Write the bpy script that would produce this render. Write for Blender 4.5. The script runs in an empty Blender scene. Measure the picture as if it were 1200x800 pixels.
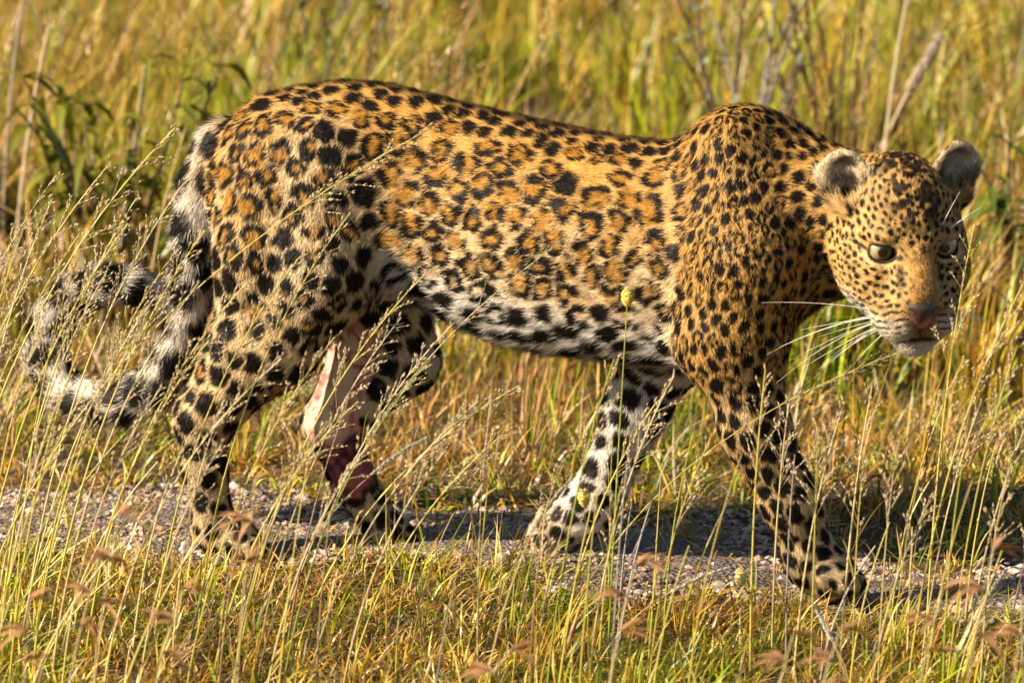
import bpy, math, random
import numpy as np
from mathutils import Vector, Matrix, Quaternion
from mathutils.kdtree import KDTree

scene = bpy.context.scene
COL = scene.collection
RNG = np.random.default_rng(11)
random.seed(5)
R = math.radians

# ------------------------------------------------------------------ camera, sky, sun, exposure
CAM_D, CAM_H, PITCH, FOCAL = 11.0, 2.50, R(11.0), 255.0
cam_data = bpy.data.cameras.new('camera')
cam = bpy.data.objects.new('camera', cam_data)
COL.objects.link(cam)
cam.location = (0.0, -CAM_D, CAM_H)
cam.rotation_euler = (math.pi / 2 - PITCH, 0, 0)
cam_data.lens = FOCAL
cam_data.sensor_width = 36.0
cam_data.clip_end = 2000.0
cam_data.dof.use_dof = True
cam_data.dof.focus_distance = 11.05
cam_data.dof.aperture_fstop = 5.6
scene.camera = cam

SUN_EL, SUN_AZ = R(29.0), R(73.0)      # elevation; azimuth measured from the camera axis towards the left
sun_from = Vector((-math.sin(SUN_AZ) * math.cos(SUN_EL), -math.cos(SUN_AZ) * math.cos(SUN_EL), math.sin(SUN_EL)))
world = bpy.data.worlds.new('World')
scene.world = world
world.use_nodes = True
wn = world.node_tree.nodes
sky = wn.new('ShaderNodeTexSky')
sky.sky_type = 'NISHITA'
sky.sun_disc = False
sky.sun_elevation = SUN_EL
sky.sun_rotation = math.atan2(sun_from.x, sun_from.y)
bg = wn['Background']
bg.inputs['Strength'].default_value = 0.052
world.node_tree.links.new(sky.outputs['Color'], bg.inputs['Color'])
sun_data = bpy.data.lights.new('sun', 'SUN')
sun_data.energy = 5.0
sun_data.angle = R(0.55)
sun_data.color = (1.0, 0.85, 0.62)
sun = bpy.data.objects.new('sun', sun_data)
COL.objects.link(sun)
sun.rotation_euler = sun_from.to_track_quat('Z', 'Y').to_euler()
scene.view_settings.view_transform = 'Standard'
scene.view_settings.look = 'None'
scene.view_settings.exposure = 1.33
scene.view_settings.gamma = 1.0
scene.view_settings.use_curve_mapping = False
scene.cycles.use_denoising = True
scene.cycles.max_bounces = 6
scene.cycles.diffuse_bounces = 1
scene.cycles.transmission_bounces = 4
scene.cycles.caustics_reflective = False
scene.cycles.caustics_refractive = False

# ------------------------------------------------------------------ measuring helpers
PSI = R(16.0)                          # the leopard and the track run at this angle to the picture plane
FWD = np.array([math.cos(PSI), -math.sin(PSI), 0.0])
LAT = np.array([math.sin(PSI), math.cos(PSI), 0.0])
CAMPOS = np.array([0.0, -CAM_D, CAM_H])
C_R = np.array([1.0, 0, 0])
C_F = np.array([0.0, math.cos(PITCH), -math.sin(PITCH)])
C_U = np.array([0.0, math.sin(PITCH), math.cos(PITCH)])


def ray(px, py):
    k = 36.0 / FOCAL / 1200.0
    return C_F + C_R * (px - 600.0) * k - C_U * (py - 400.0) * k


def at_y(px, py, y):                   # world point on the upright plane at world y
    d = ray(px, py)
    return CAMPOS + d * ((y + CAM_D) / d[1])


def P(px, py, t):                      # leopard-local point (s forward, t to its far side, z up)
    d = ray(px, py)
    k = (t - CAMPOS @ LAT) / (d @ LAT)
    w = CAMPOS + d * k
    return np.array([w @ FWD, t, w[2]])


def smooth(a, b, x):
    u = np.clip((x - a) / (b - a), 0, 1)
    return u * u * (3 - 2 * u)


def vnoise(p, seed=0):                 # smooth value noise in [0, 1], vectorised
    p = np.asarray(p, dtype=np.float64)
    i = np.floor(p).astype(np.int64)
    f = p - i
    f = f * f * (3 - 2 * f)
    out = np.zeros(len(p))
    for dx in (0, 1):
        for dy in (0, 1):
            for dz in (0, 1):
                h = ((i[:, 0] + dx) * 73856093) ^ ((i[:, 1] + dy) * 19349663) ^ ((i[:, 2] + dz) * 83492791) ^ (seed * 2654435)
                h = (h ^ (h >> 13)) * 1274126177 & 0x7fffffff
                v = ((h ^ (h >> 16)) & 0xffff) / 65535.0
                w = (f[:, 0] if dx else 1 - f[:, 0]) * (f[:, 1] if dy else 1 - f[:, 1]) * (f[:, 2] if dz else 1 - f[:, 2])
                out += v * w
    return out


def norm(v):
    return v / np.maximum(np.linalg.norm(v, axis=-1, keepdims=True), 1e-9)


def thing(name, label, cat, loc=(0, 0, 0), rotz=0.0, group=None):
    o = bpy.data.objects.new(name, None)
    COL.objects.link(o)
    o.location = loc
    o.rotation_euler = (0, 0, rotz)
    o['label'] = label
    o['category'] = cat
    if group:
        o['group'] = group
    return o


def mesh_from(name, verts, tris, mats, cols=None, mat_idx=None, quads=None, smooth_shade=True, normals=None):
    """verts (n,3), tris (m,3) and/or quads (k,4); cols (n,3) linear colours stored as attribute 'tint'"""
    me = bpy.data.meshes.new(name)
    verts = np.ascontiguousarray(verts, dtype=np.float32)
    nt = 0 if tris is None else len(tris)
    nq = 0 if quads is None else len(quads)
    loops = np.concatenate([np.asarray(a, dtype=np.int32).ravel() for a in (tris, quads) if a is not None and len(a)])
    starts = np.concatenate([np.arange(nt) * 3, nt * 3 + np.arange(nq) * 4]).astype(np.int32)
    me.vertices.add(len(verts))
    me.vertices.foreach_set('co', verts.ravel())
    me.loops.add(len(loops))
    me.loops.foreach_set('vertex_index', loops)
    me.polygons.add(nt + nq)
    me.polygons.foreach_set('loop_start', starts)
    if mat_idx is not None:
        me.polygons.foreach_set('material_index', np.asarray(mat_idx, dtype=np.int32))
    if not smooth_shade:
        me.polygons.foreach_set('use_smooth', np.zeros(nt + nq, dtype=bool))
    else:
        me.polygons.foreach_set('use_smooth', np.ones(nt + nq, dtype=bool))
    if cols is not None:
        a = me.color_attributes.new('tint', 'FLOAT_COLOR', 'POINT')
        c = np.ones((len(verts), 4), dtype=np.float32)
        c[:, :3] = cols
        a.data.foreach_set('color', c.ravel())
    me.update(calc_edges=True)
    if normals is not None:
        me.normals_split_custom_set_from_vertices(np.asarray(normals, dtype=np.float32))
    for m in (mats if isinstance(mats, (list, tuple)) else [mats]):
        me.materials.append(m)
    return me


def link(name, me, parent=None, kind=None, label=None, cat=None, group=None):
    o = bpy.data.objects.new(name, me)
    COL.objects.link(o)
    if parent is not None:
        o.parent = parent
    for k, v in (('kind', kind), ('label', label), ('category', cat), ('group', group)):
        if v:
            o[k] = v
    return o


# ------------------------------------------------------------------ materials
def tint_material(name, translucent=0.3, rough=0.6, spec=0.0, noise=0.0, back=(1, 1, 1)):
    m = bpy.data.materials.new(name)
    m.use_nodes = True
    nt = m.node_tree
    n, l = nt.nodes, nt.links
    n.clear()
    out = n.new('ShaderNodeOutputMaterial')
    at = n.new('ShaderNodeAttribute')
    at.attribute_name = 'tint'
    col = at.outputs['Color']
    if noise > 0:
        tx = n.new('ShaderNodeTexNoise')
        tx.inputs['Scale'].default_value = 60
        mr = n.new('ShaderNodeMapRange')
        mr.inputs['To Min'].default_value = 1 - noise
        mr.inputs['To Max'].default_value = 1 + noise
        l.new(tx.outputs['Fac'], mr.inputs['Value'])
        mx = n.new('ShaderNodeVectorMath')
        mx.operation = 'SCALE'
        l.new(col, mx.inputs[0])
        l.new(mr.outputs['Result'], mx.inputs['Scale'])
        col = mx.outputs['Vector']
    d = n.new('ShaderNodeBsdfDiffuse')
    l.new(col, d.inputs['Color'])
    t = n.new('ShaderNodeBsdfTranslucent')
    tc = n.new('ShaderNodeVectorMath')
    tc.operation = 'MULTIPLY'
    tc.inputs[1].default_value = back
    l.new(col, tc.inputs[0])
    l.new(tc.outputs['Vector'], t.inputs['Color'])
    mix = n.new('ShaderNodeMixShader')
    mix.inputs['Fac'].default_value = translucent
    l.new(d.outputs['BSDF'], mix.inputs[1])
    l.new(t.outputs['BSDF'], mix.inputs[2])
    last = mix.outputs['Shader']
    if spec > 0:
        g = n.new('ShaderNodeBsdfGlossy')
        g.inputs['Roughness'].default_value = rough
        m2 = n.new('ShaderNodeMixShader')
        m2.inputs['Fac'].default_value = spec
        l.new(last, m2.inputs[1])
        l.new(g.outputs['BSDF'], m2.inputs[2])
        last = m2.outputs['Shader']
    l.new(last, out.inputs['Surface'])
    return m


def plain_material(name, color, rough=0.6, spec=0.5, coat=0.0, noise_scale=0.0, noise_amt=0.25, bump=0.0):
    m = bpy.data.materials.new(name)
    m.use_nodes = True
    n, l = m.node_tree.nodes, m.node_tree.links
    b = n['Principled BSDF']
    b.inputs['Base Color'].default_value = (*color, 1)
    b.inputs['Roughness'].default_value = rough
    b.inputs['Specular IOR Level'].default_value = spec
    b.inputs['Coat Weight'].default_value = coat
    b.inputs['Coat Roughness'].default_value = 0.03
    if noise_scale:
        tx = n.new('ShaderNodeTexNoise')
        tx.inputs['Scale'].default_value = noise_scale
        tx.inputs['Detail'].default_value = 5
        cr = n.new('ShaderNodeValToRGB')
        cr.color_ramp.elements[0].position = 0.3
        cr.color_ramp.elements[1].position = 0.7
        cr.color_ramp.elements[0].color = (*[c * (1 - noise_amt) for c in color], 1)
        cr.color_ramp.elements[1].color = (*[min(1, c * (1 + noise_amt)) for c in color], 1)
        tc = n.new('ShaderNodeTexCoord')
        l.new(tc.outputs['Object'], tx.inputs['Vector'])
        l.new(tx.outputs['Fac'], cr.inputs['Fac'])
        l.new(cr.outputs['Color'], b.inputs['Base Color'])
        if bump:
            bp = n.new('ShaderNodeBump')
            bp.inputs['Strength'].default_value = bump
            bp.inputs['Distance'].default_value = 0.002
            l.new(tx.outputs['Fac'], bp.inputs['Height'])
            l.new(bp.outputs['Normal'], b.inputs['Normal'])
    return m


M_FUR = tint_material('fur_hair', translucent=0.25, spec=0.012, rough=0.5)
M_SKIN = tint_material('coat_underlayer', translucent=0.0)
M_GRASS = tint_material('grass_blade', translucent=0.20, spec=0.04, rough=0.4, back=(1.0, 1.05, 0.45))
M_STRAW = tint_material('dry_grass_stalk', translucent=0.15, spec=0.06, rough=0.4)
# ------------------------------------------------------------------ ground and track
def height(x, y):
    p = np.stack([np.asarray(x, float) * 1.7, np.asarray(y, float) * 1.7, np.zeros_like(np.asarray(x, float))], -1)
    return (vnoise(p.reshape(-1, 3), 41).reshape(np.shape(x)) - .5) * .03


def soil_material(name, c0, c1, c2, scale, bump):
    m = bpy.data.materials.new(name)
    m.use_nodes = True
    n, l = m.node_tree.nodes, m.node_tree.links
    b = n['Principled BSDF']
    b.inputs['Roughness'].default_value = .95
    b.inputs['Specular IOR Level'].default_value = .15
    tc = n.new('ShaderNodeTexCoord')
    a = n.new('ShaderNodeTexNoise'); a.inputs['Scale'].default_value = scale; a.inputs['Detail'].default_value = 8
    v = n.new('ShaderNodeTexVoronoi'); v.inputs['Scale'].default_value = scale * 14
    l.new(tc.outputs['Object'], a.inputs['Vector']); l.new(tc.outputs['Object'], v.inputs['Vector'])
    r = n.new('ShaderNodeValToRGB')
    r.color_ramp.elements[0].position = .3; r.color_ramp.elements[0].color = (*c0, 1)
    r.color_ramp.elements[1].position = .7; r.color_ramp.elements[1].color = (*c1, 1)
    l.new(a.outputs['Fac'], r.inputs['Fac'])
    mx = n.new('ShaderNodeMixRGB'); mx.inputs['Color2'].default_value = (*c2, 1)
    mr = n.new('ShaderNodeMapRange'); mr.inputs['From Min'].default_value = .2; mr.inputs['From Max'].default_value = .6
    mr.inputs['To Max'].default_value = .5
    l.new(v.outputs['Distance'], mr.inputs['Value']); l.new(mr.outputs['Result'], mx.inputs['Fac'])
    l.new(r.outputs['Color'], mx.inputs['Color1']); l.new(mx.outputs['Color'], b.inputs['Base Color'])
    ad = n.new('ShaderNodeMath'); ad.operation = 'MULTIPLY_ADD'; ad.inputs[1].default_value = .6
    l.new(v.outputs['Distance'], ad.inputs[0]); l.new(a.outputs['Fac'], ad.inputs[2])
    bp = n.new('ShaderNodeBump'); bp.inputs['Strength'].default_value = bump; bp.inputs['Distance'].default_value = .01
    l.new(ad.outputs['Value'], bp.inputs['Height']); l.new(bp.outputs['Normal'], b.inputs['Normal'])
    return m


M_SOIL = soil_material('dry_soil', (.055, .038, .022), (.12, .082, .045), (.08, .06, .033), 5.0, .8)
M_TRACK = soil_material('gravel_bed', (.15, .115, .098), (.25, .20, .175), (.10, .078, .066), 9.0, 1.0)


def axis(lim, fine, step):
    a = list(np.arange(-fine, fine + 1e-6, step))
    x = fine
    st = step
    while x < lim:
        st *= 1.6
        x += st
        a = [-x] + a + [x]
    return np.array(a)


gx, gy = axis(900, 4.0, .08), axis(900, 4.0, .08) + 1.5
GX, GY = np.meshgrid(gx, gy, indexing='ij')
GZ = height(GX, GY)
i, j = np.meshgrid(np.arange(len(gx) - 1), np.arange(len(gy) - 1), indexing='ij')
w = len(gy)
gq = np.stack([i * w + j, (i + 1) * w + j, (i + 1) * w + j + 1, i * w + j + 1], -1).reshape(-1, 4)
link('ground', mesh_from('ground', np.stack([GX, GY, GZ], -1).reshape(-1, 3), None, M_SOIL, quads=gq), kind='structure')


def track_edges(s):
    s = np.asarray(s, float)
    z = np.zeros_like(s)
    n1 = vnoise(np.stack([s * 5, z, z], -1), 51) + .5 * vnoise(np.stack([s * 17, z, z], -1), 52) - .75
    n2 = vnoise(np.stack([s * 5, z + 9, z], -1), 53) + .5 * vnoise(np.stack([s * 17, z, z], -1), 54) - .75
    return -.105 + n1 * .14, .31 + n2 * .26


def local_xy(s, t):
    return s * FWD[0] + t * LAT[0], s * FWD[1] + t * LAT[1]


ts_ = np.concatenate([np.arange(-14, -2.5, .25), np.arange(-2.5, 2.5, .04), np.arange(2.5, 14, .25)])
e0, e1 = track_edges(ts_)
f = np.linspace(0, 1, 15)
TT = e0[:, None] + (e1 - e0)[:, None] * f[None]
SS = np.repeat(ts_[:, None], 15, 1)
TX, TY = local_xy(SS, TT)
TZ = height(TX, TY) + .004 + .012 * np.sin(f * math.pi)[None] * (vnoise(np.stack([TX * 9, TY * 9, TX * 0], -1).reshape(-1, 3), 55).reshape(TX.shape))
i, j = np.meshgrid(np.arange(len(ts_) - 1), np.arange(14), indexing='ij')
tq = np.stack([i * 15 + j, (i + 1) * 15 + j, (i + 1) * 15 + j + 1, i * 15 + j + 1], -1).reshape(-1, 4)
link('track', mesh_from('track', np.stack([TX, TY, TZ], -1).reshape(-1, 3), None, M_TRACK, quads=tq), kind='structure')

# loose gravel
NP_ = 11000
ps = np.where(RNG.random(NP_) < .85, RNG.uniform(-1.3, 1.3, NP_), RNG.uniform(-3.5, 3.5, NP_))
pe0, pe1 = track_edges(ps)
pt = pe0 - .04 + (pe1 - pe0 + .08) * RNG.random(NP_)
px_, py_ = local_xy(ps, pt)
pr_ = np.clip(RNG.lognormal(math.log(.0043), .45, NP_), .0016, .012)
ov = np.array([[1, 0, 0], [-1, 0, 0], [0, 1, 0], [0, -1, 0], [0, 0, 1], [0, 0, -1], [.62, .62, .4], [-.62, .62, .4], [-.62, -.62, .4], [.62, -.62, .4]], float)
of = np.array([[4, 0, 6], [4, 6, 2], [4, 2, 7], [4, 7, 1], [4, 1, 8], [4, 8, 3], [4, 3, 9], [4, 9, 0], [0, 2, 6], [2, 1, 7], [1, 3, 8], [3, 0, 9], [5, 2, 0], [5, 1, 2], [5, 3, 1], [5, 0, 3]])
ang = RNG.uniform(0, 6.28, NP_)
sc = np.stack([RNG.uniform(.8, 1.35, NP_), RNG.uniform(.7, 1.1, NP_), RNG.uniform(.5, .8, NP_)], 1) * pr_[:, None]
V = ov[None] * sc[:, None] * RNG.uniform(.8, 1.2, (NP_, 10, 1))
ca, sa = np.cos(ang)[:, None], np.sin(ang)[:, None]
V = np.stack([V[..., 0] * ca - V[..., 1] * sa, V[..., 0] * sa + V[..., 1] * ca, V[..., 2]], -1)
V += np.stack([px_, py_, height(px_, py_) + .006 + pr_ * .25], -1)[:, None]
pc = np.array([[.33, .25, .225], [.44, .35, .31], [.24, .18, .165], [.50, .43, .39], [.30, .20, .13]])[RNG.choice(5, NP_, p=[.34, .27, .22, .09, .08])] * RNG.uniform(.8, 1.15, (NP_, 1))
M_STONE = tint_material('gravel_stone', translucent=0.0, noise=.2)
link('gravel', mesh_from('gravel', V.reshape(-1, 3), (of[None] + (np.arange(NP_) * 10)[:, None, None]).reshape(-1, 3), M_STONE, cols=np.repeat(pc, 10, 0), smooth_shade=False),
     kind='stuff', label='loose grey mauve gravel scattered over the bare track', cat='gravel')
# ------------------------------------------------------------------ the leopard
class Prim:
    def __init__(self, fn, lo, hi, k, tag, flow):
        self.fn, self.lo, self.hi, self.k, self.tag, self.flow = fn, np.array(lo), np.array(hi), k, tag, flow


PRIMS = []


def sd_cone(p, a, b, ra, rb, flat=None):
    ab = b - a
    h = np.clip(((p - a) @ ab) / (ab @ ab), 0, 1)
    q = p - a - h[..., None] * ab
    if flat is not None:               # squeeze sideways (t axis)
        q = q * np.array([1.0, 1.0 / flat, 1.0])
    return np.sqrt((q * q).sum(-1)) - (ra + (rb - ra) * h)


def cone(pa, pb, ra, rb, tag, k=0.03, flat=None, flow=None):
    a, b = np.array(pa, float), np.array(pb, float)
    rm = max(ra, rb) + k + 0.01
    fl = norm(b - a) if flow is None else np.array(flow, float)
    PRIMS.append(Prim(lambda p: sd_cone(p, a, b, ra, rb, flat), np.minimum(a, b) - rm, np.maximum(a, b) + rm, k, tag, fl))


def ellipsoid(c, rad, tag, k=0.02, rot=None, flow=None, carve=False, shell=None):
    c, rad = np.array(c, float), np.array(rad, float)
    rot = np.eye(3) if rot is None else rot

    def fn(p):
        q = (p - c) @ rot              # columns of rot are the ellipsoid axes
        k0 = np.sqrt(((q / rad) ** 2).sum(-1))
        k1 = np.sqrt(((q / rad ** 2) ** 2).sum(-1))
        return k0 * (k0 - 1.0) / np.maximum(k1, 1e-6)
    rm = rad.max() + k + 0.01
    pr = Prim(fn, c - rm, c + rm, k, tag, np.array([-1.0, 0, 0]) if flow is None else np.array(flow, float))
    pr.carve = carve
    PRIMS.append(pr)
    return pr


# torso: outline stations read along the spine: pixel x, back y, belly y, half width
ST = np.array([
    [246, 190, 235, 0.030], [258, 158, 275, 0.058], [280, 133, 300, 0.082], [310, 113, 318, 0.100], [350, 101, 330, 0.112],
    [400, 95, 336, 0.116], [450, 98, 342, 0.112], [500, 110, 356, 0.101], [550, 123, 384, 0.110], [600, 135, 402, 0.125],
    [650, 146, 411, 0.130], [700, 156, 417, 0.133], [750, 164, 423, 0.132], [785, 165, 430, 0.128], [810, 158, 432, 0.122],
    [835, 147, 430, 0.112], [870, 139, 420, 0.104], [905, 144, 402, 0.096], [935, 160, 375, 0.080], [955, 195, 345, 0.050]])
_s, _top, _bot, _hw = [], [], [], []
for x, a, b, w in ST:
    pa, pb = P(x, a, 0.0), P(x, b, 0.0)
    _s.append(pa[0]); _top.append(pa[2]); _bot.append(pb[2]); _hw.append(w)
_s, _top, _bot, _hw = map(np.array, (_s, _top, _bot, _hw))


def sd_torso(p):
    s = p[..., 0]
    zt, zb, hw = np.interp(s, _s, _top), np.interp(s, _s, _bot), np.interp(s, _s, _hw)
    zc, hz = (zt + zb) / 2, (zt - zb) / 2
    v = (p[..., 2] - zc) / hz
    hw = hw * (1.0 - 0.18 * np.clip(v, 0, 1) ** 2)
    u = p[..., 1] / hw
    hw = hw * (1 + .012 * np.sin((s + .25 * p[..., 2]) * 150) * np.clip(1 - np.abs(v + .1) * 1.6, 0, 1) * np.clip(1 - np.abs(s - .10) / .22, 0, 1))
    u = p[..., 1] / hw
    r = (np.abs(u) ** 2.2 + np.abs(v) ** 2.2) ** (1 / 2.2)
    d = (r - 1) * np.minimum(hw, hz) * 0.9
    end = np.maximum(_s[0] - s, s - _s[-1])
    return np.where(end > 0, np.sqrt(np.maximum(d, 0) ** 2 + end ** 2), d)


PRIMS.append(Prim(sd_torso, [_s[0] - .06, -.2, .2], [_s[-1] + .06, .2, 1.0], 0.0, 'torso', np.array([-1.0, 0, -0.18])))

# near hind leg
cone(P(322, 178, -.050), P(306, 300, -.078), .066, .062, 'rump', .05)
cone(P(386, 190, -.058), P(384, 320, -.088), .072, .070, 'thigh', .05)
cone(P(306, 300, -.078), P(285, 405, -.084), .062, .052, 'thigh', .04)
cone(P(382, 320, -.088), P(330, 415, -.088), .068, .052, 'thigh', .04)
cone(P(322, 405, -.087), P(248, 488, -.087), .054, .038, 'shank', .04)
cone(P(285, 405, -.084), P(237, 488, -.087), .048, .034, 'shank', .04)
cone(P(236, 490, -.087), P(240, 545, -.086), .036, .032, 'foot', .03)
cone(P(240, 545, -.086), P(252, 618, -.085), .032, .029, 'foot', .02)
cone(P(252, 620, -.085), P(278, 637, -.086), .035, .038, 'paw', .02)
for dt in (-.028, -.010, .010, .028):
    cone(P(278, 637, -.086 + dt * 1.15), P(302 - abs(dt) * 200, 643, -.088 + dt * 1.2), .020, .0185, 'paw', .008)
# far hind leg
cone(P(385, 200, .055), P(455, 370, .085), .07, .062, 'thigh_far', .05)
cone(P(455, 370, .085), P(480, 420, .092), .062, .046, 'thigh_far', .03)
cone(P(470, 425, .092), P(396, 490, .088), .052, .040, 'shank_far', .03)
cone(P(420, 400, .088), P(388, 490, .088), .046, .036, 'shank_far', .03)
cone(P(388, 500, .088), P(412, 560, .086), .039, .034, 'foot_far', .03)
cone(P(412, 560, .086), P(452, 622, .084), .034, .029, 'foot_far', .02)
cone(P(455, 626, .084), P(478, 642, .084), .032, .032, 'paw_far', .02)
for dt in (-.027, -.009, .009, .027):
    cone(P(478, 640, .084 + dt), P(494 - abs(dt) * 200, 646, .084 + dt), .016, .015, 'paw_far', .012)
# near foreleg
cone(P(862, 178, -.055), P(885, 300, -.092), .060, .074, 'shoulder', .05)
cone(P(885, 300, -.092), P(872, 385, -.095), .076, .070, 'shoulder', .05)
cone(P(850, 300, -.085), P(842, 405, -.095), .060, .056, 'shoulder', .05)
cone(P(862, 395, -.095), P(884, 500, -.095), .066, .050, 'forearm', .04)
cone(P(884, 500, -.095), P(928, 590, -.092), .050, .040, 'forearm', .03)
cone(P(928, 590, -.092), P(951, 655, -.090), .040, .036, 'foot_fore', .03)
cone(P(950, 656, -.090), P(970, 672, -.090), .041, .043, 'paw', .02)
for dt in (-.034, -.012, .012, .034):
    cone(P(970, 675, -.090 + dt * 1.15), P(1001 - abs(dt) * 250, 682, -.092 + dt * 1.2), .0225, .0205, 'paw', .008)
# far foreleg, trailing, on its toes
cone(P(850, 300, .085), P(790, 400, .088), .066, .060, 'shoulder_far', .05)
cone(P(785, 400, .088), P(745, 480, .090), .058, .046, 'forearm_far', .04)
cone(P(745, 480, .090), P(704, 575, .090), .046, .036, 'forearm_far', .03)
cone(P(704, 575, .090), P(690, 594, .090), .037, .037, 'foot_fore_far', .02)
cone(P(690, 594, .090), P(652, 618, .090), .036, .034, 'foot_fore_far', .03)
cone(P(652, 618, .090), P(640, 640, .090), .035, .033, 'paw_far', .02)
for dt in (-.030, -.010, .010, .030):
    cone(P(640, 640, .090 + dt), P(632 + abs(dt) * 150, 655, .090 + dt), .017, .015, 'paw_far', .012)
# neck
cone(P(880, 225, -.005), P(985, 245, -.012), .112, .092, 'neck', .04, flow=(-1, 0, -.3))
cone(P(900, 300, -.010), P(980, 295, -.020), .095, .070, 'neck', .04, flow=(-1, 0, -.5))
# tail, hanging and curled round at its end
TAIL = [(262, 165, .0, .040), (240, 215, .0, .040), (231, 270, .0, .038), (228, 320, .0, .037), (222, 370, .0, .036), (206, 418, .0, .035),
        (182, 452, .005, .034), (145, 472, .015, .034), (105, 474, .03, .034), (72, 456, .045, .033), (55, 422, .06, .033), (58, 383, .07, .033),
        (82, 350, .08, .032), (120, 334, .085, .031), (155, 334, .09, .029), (184, 346, .095, .022)]
for a, b in zip(TAIL[:-1], TAIL[1:]):
    cone(P(*a[:3]), P(*b[:3]), a[3] * .92, b[3] * .92, 'tail', .012)

# head frame, in leopard-local axes
_yaw, _pit, _rol = R(13.0), R(9.0), R(-2.0)
hf_w = np.array([math.sin(_yaw) * math.cos(_pit), -math.cos(_yaw) * math.cos(_pit), -math.sin(_pit)])
to_local = np.array([FWD, LAT, [0, 0, 1.0]])
HF = to_local @ hf_w
HX = norm(np.cross(HF, np.array([0, 0, 1.0])))           # picture right
HX = -HX if (to_local.T @ HX)[0] < 0 else HX
HU = norm(np.cross(HX, HF)); HU = HU if HU[2] > 0 else -HU
HX, HU = HX * math.cos(_rol) - HU * math.sin(_rol), HU * math.cos(_rol) + HX * math.sin(_rol)
HC = P(1071, 291, -.16)                                   # midway between the eyes
HB = np.stack([HX, HF, HU], 1)                            # columns: x right in the picture, y towards the nose, z up


def H(x, y, z):
    return HC + HB @ np.array([x, y, z], float)


def hell(c, rad, tag='head', k=0.02, rx=0.0, rz=0.0, carve=False):
    ax = HB @ np.array(Matrix.Rotation(rz, 3, 'Z') @ Matrix.Rotation(rx, 3, 'X'))
    return ellipsoid(H(*c), rad, tag, k, ax, carve=carve)


hell((0, -.085, .030), (.080, .105, .086), k=.05)                      # cranium
hell((0, -.045, .035), (.060, .055, .060), k=.03)                      # forehead
for sx in (-1, 1):
    hell((sx * .052, -.058, -.040), (.047, .062, .070), k=.035, rz=sx * .3)    # cheek and ruff
    hell((sx * .043, -.004, .0215), (.030, .026, .0135), k=.012, rz=sx * -.25)               # brow
    hell((sx * .055, -.016, -.028), (.024, .024, .017), k=.02)                 # cheekbone
    hell((sx * .026 - .004, .036, -.097), (.034, .034, .029), tag='muzzle', k=.016)   # whisker pad
    cone(H(sx * .048, -.025, -.050), H(sx * .030 - .004, .020, -.088), .038, .030, 'head', .025)
cone(H(0, -.02, .028), H(-.004, .046, -.058), .034, .028, 'muzzle', .022)
hell((-.004, .052, -.068), (.026, .017, .018), tag='muzzle', k=.014)
hell((-.004, .030, -.132), (.023, .025, .017), tag='chin', k=.012)
cone(H(-.004, .020, -.120), H(0, -.09, -.090), .028, .062, 'chin', .03)
for sx in (-1, 1):
    hell((sx * .087, -.085, .088), (.040, .020, .045), tag='ear', k=.012, rz=sx * -.45, rx=-.1)
    hell((sx * .080, -.075, .062), (.026, .026, .030), tag='ear', k=.02)
for sx in (-1, 1):
    hell((sx * .0890, -.064, .092), (.0335, .029, .0380), tag='ear_in', k=.006, rz=sx * -.45, rx=-.1, carve=True)
    hell((sx * .0490, .006, -.0015), (.0205, .017, .0125), tag='eye', k=.005, carve=True)

VOX = 0.0036
lo = np.array([min(p.lo[i] for p in PRIMS) for i in range(3)]) - .01
hi = np.array([max(p.hi[i] for p in PRIMS) for i in range(3)]) + .01
dims = np.ceil((hi - lo) / VOX).astype(int) + 1
F = np.full(dims, 0.08, dtype=np.float32)


def smin(a, b, k):
    if k <= 0:
        return np.minimum(a, b)
    h = np.maximum(k - np.abs(a - b), 0) / k
    return np.minimum(a, b) - h * h * k * 0.25


for pr in PRIMS:
    i0 = np.maximum(((pr.lo - lo) / VOX).astype(int), 0)
    i1 = np.minimum(((pr.hi - lo) / VOX).astype(int) + 2, dims)
    sl = tuple(slice(a, b) for a, b in zip(i0, i1))
    g = np.stack(np.meshgrid(*[lo[i] + VOX * np.arange(i0[i], i1[i]) for i in range(3)], indexing='ij'), -1)
    d = pr.fn(g)
    if getattr(pr, 'carve', False):
        F[sl] = -smin(-F[sl], d, pr.k)
    else:
        F[sl] = smin(F[sl], d, pr.k)
    del g, d


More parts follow.
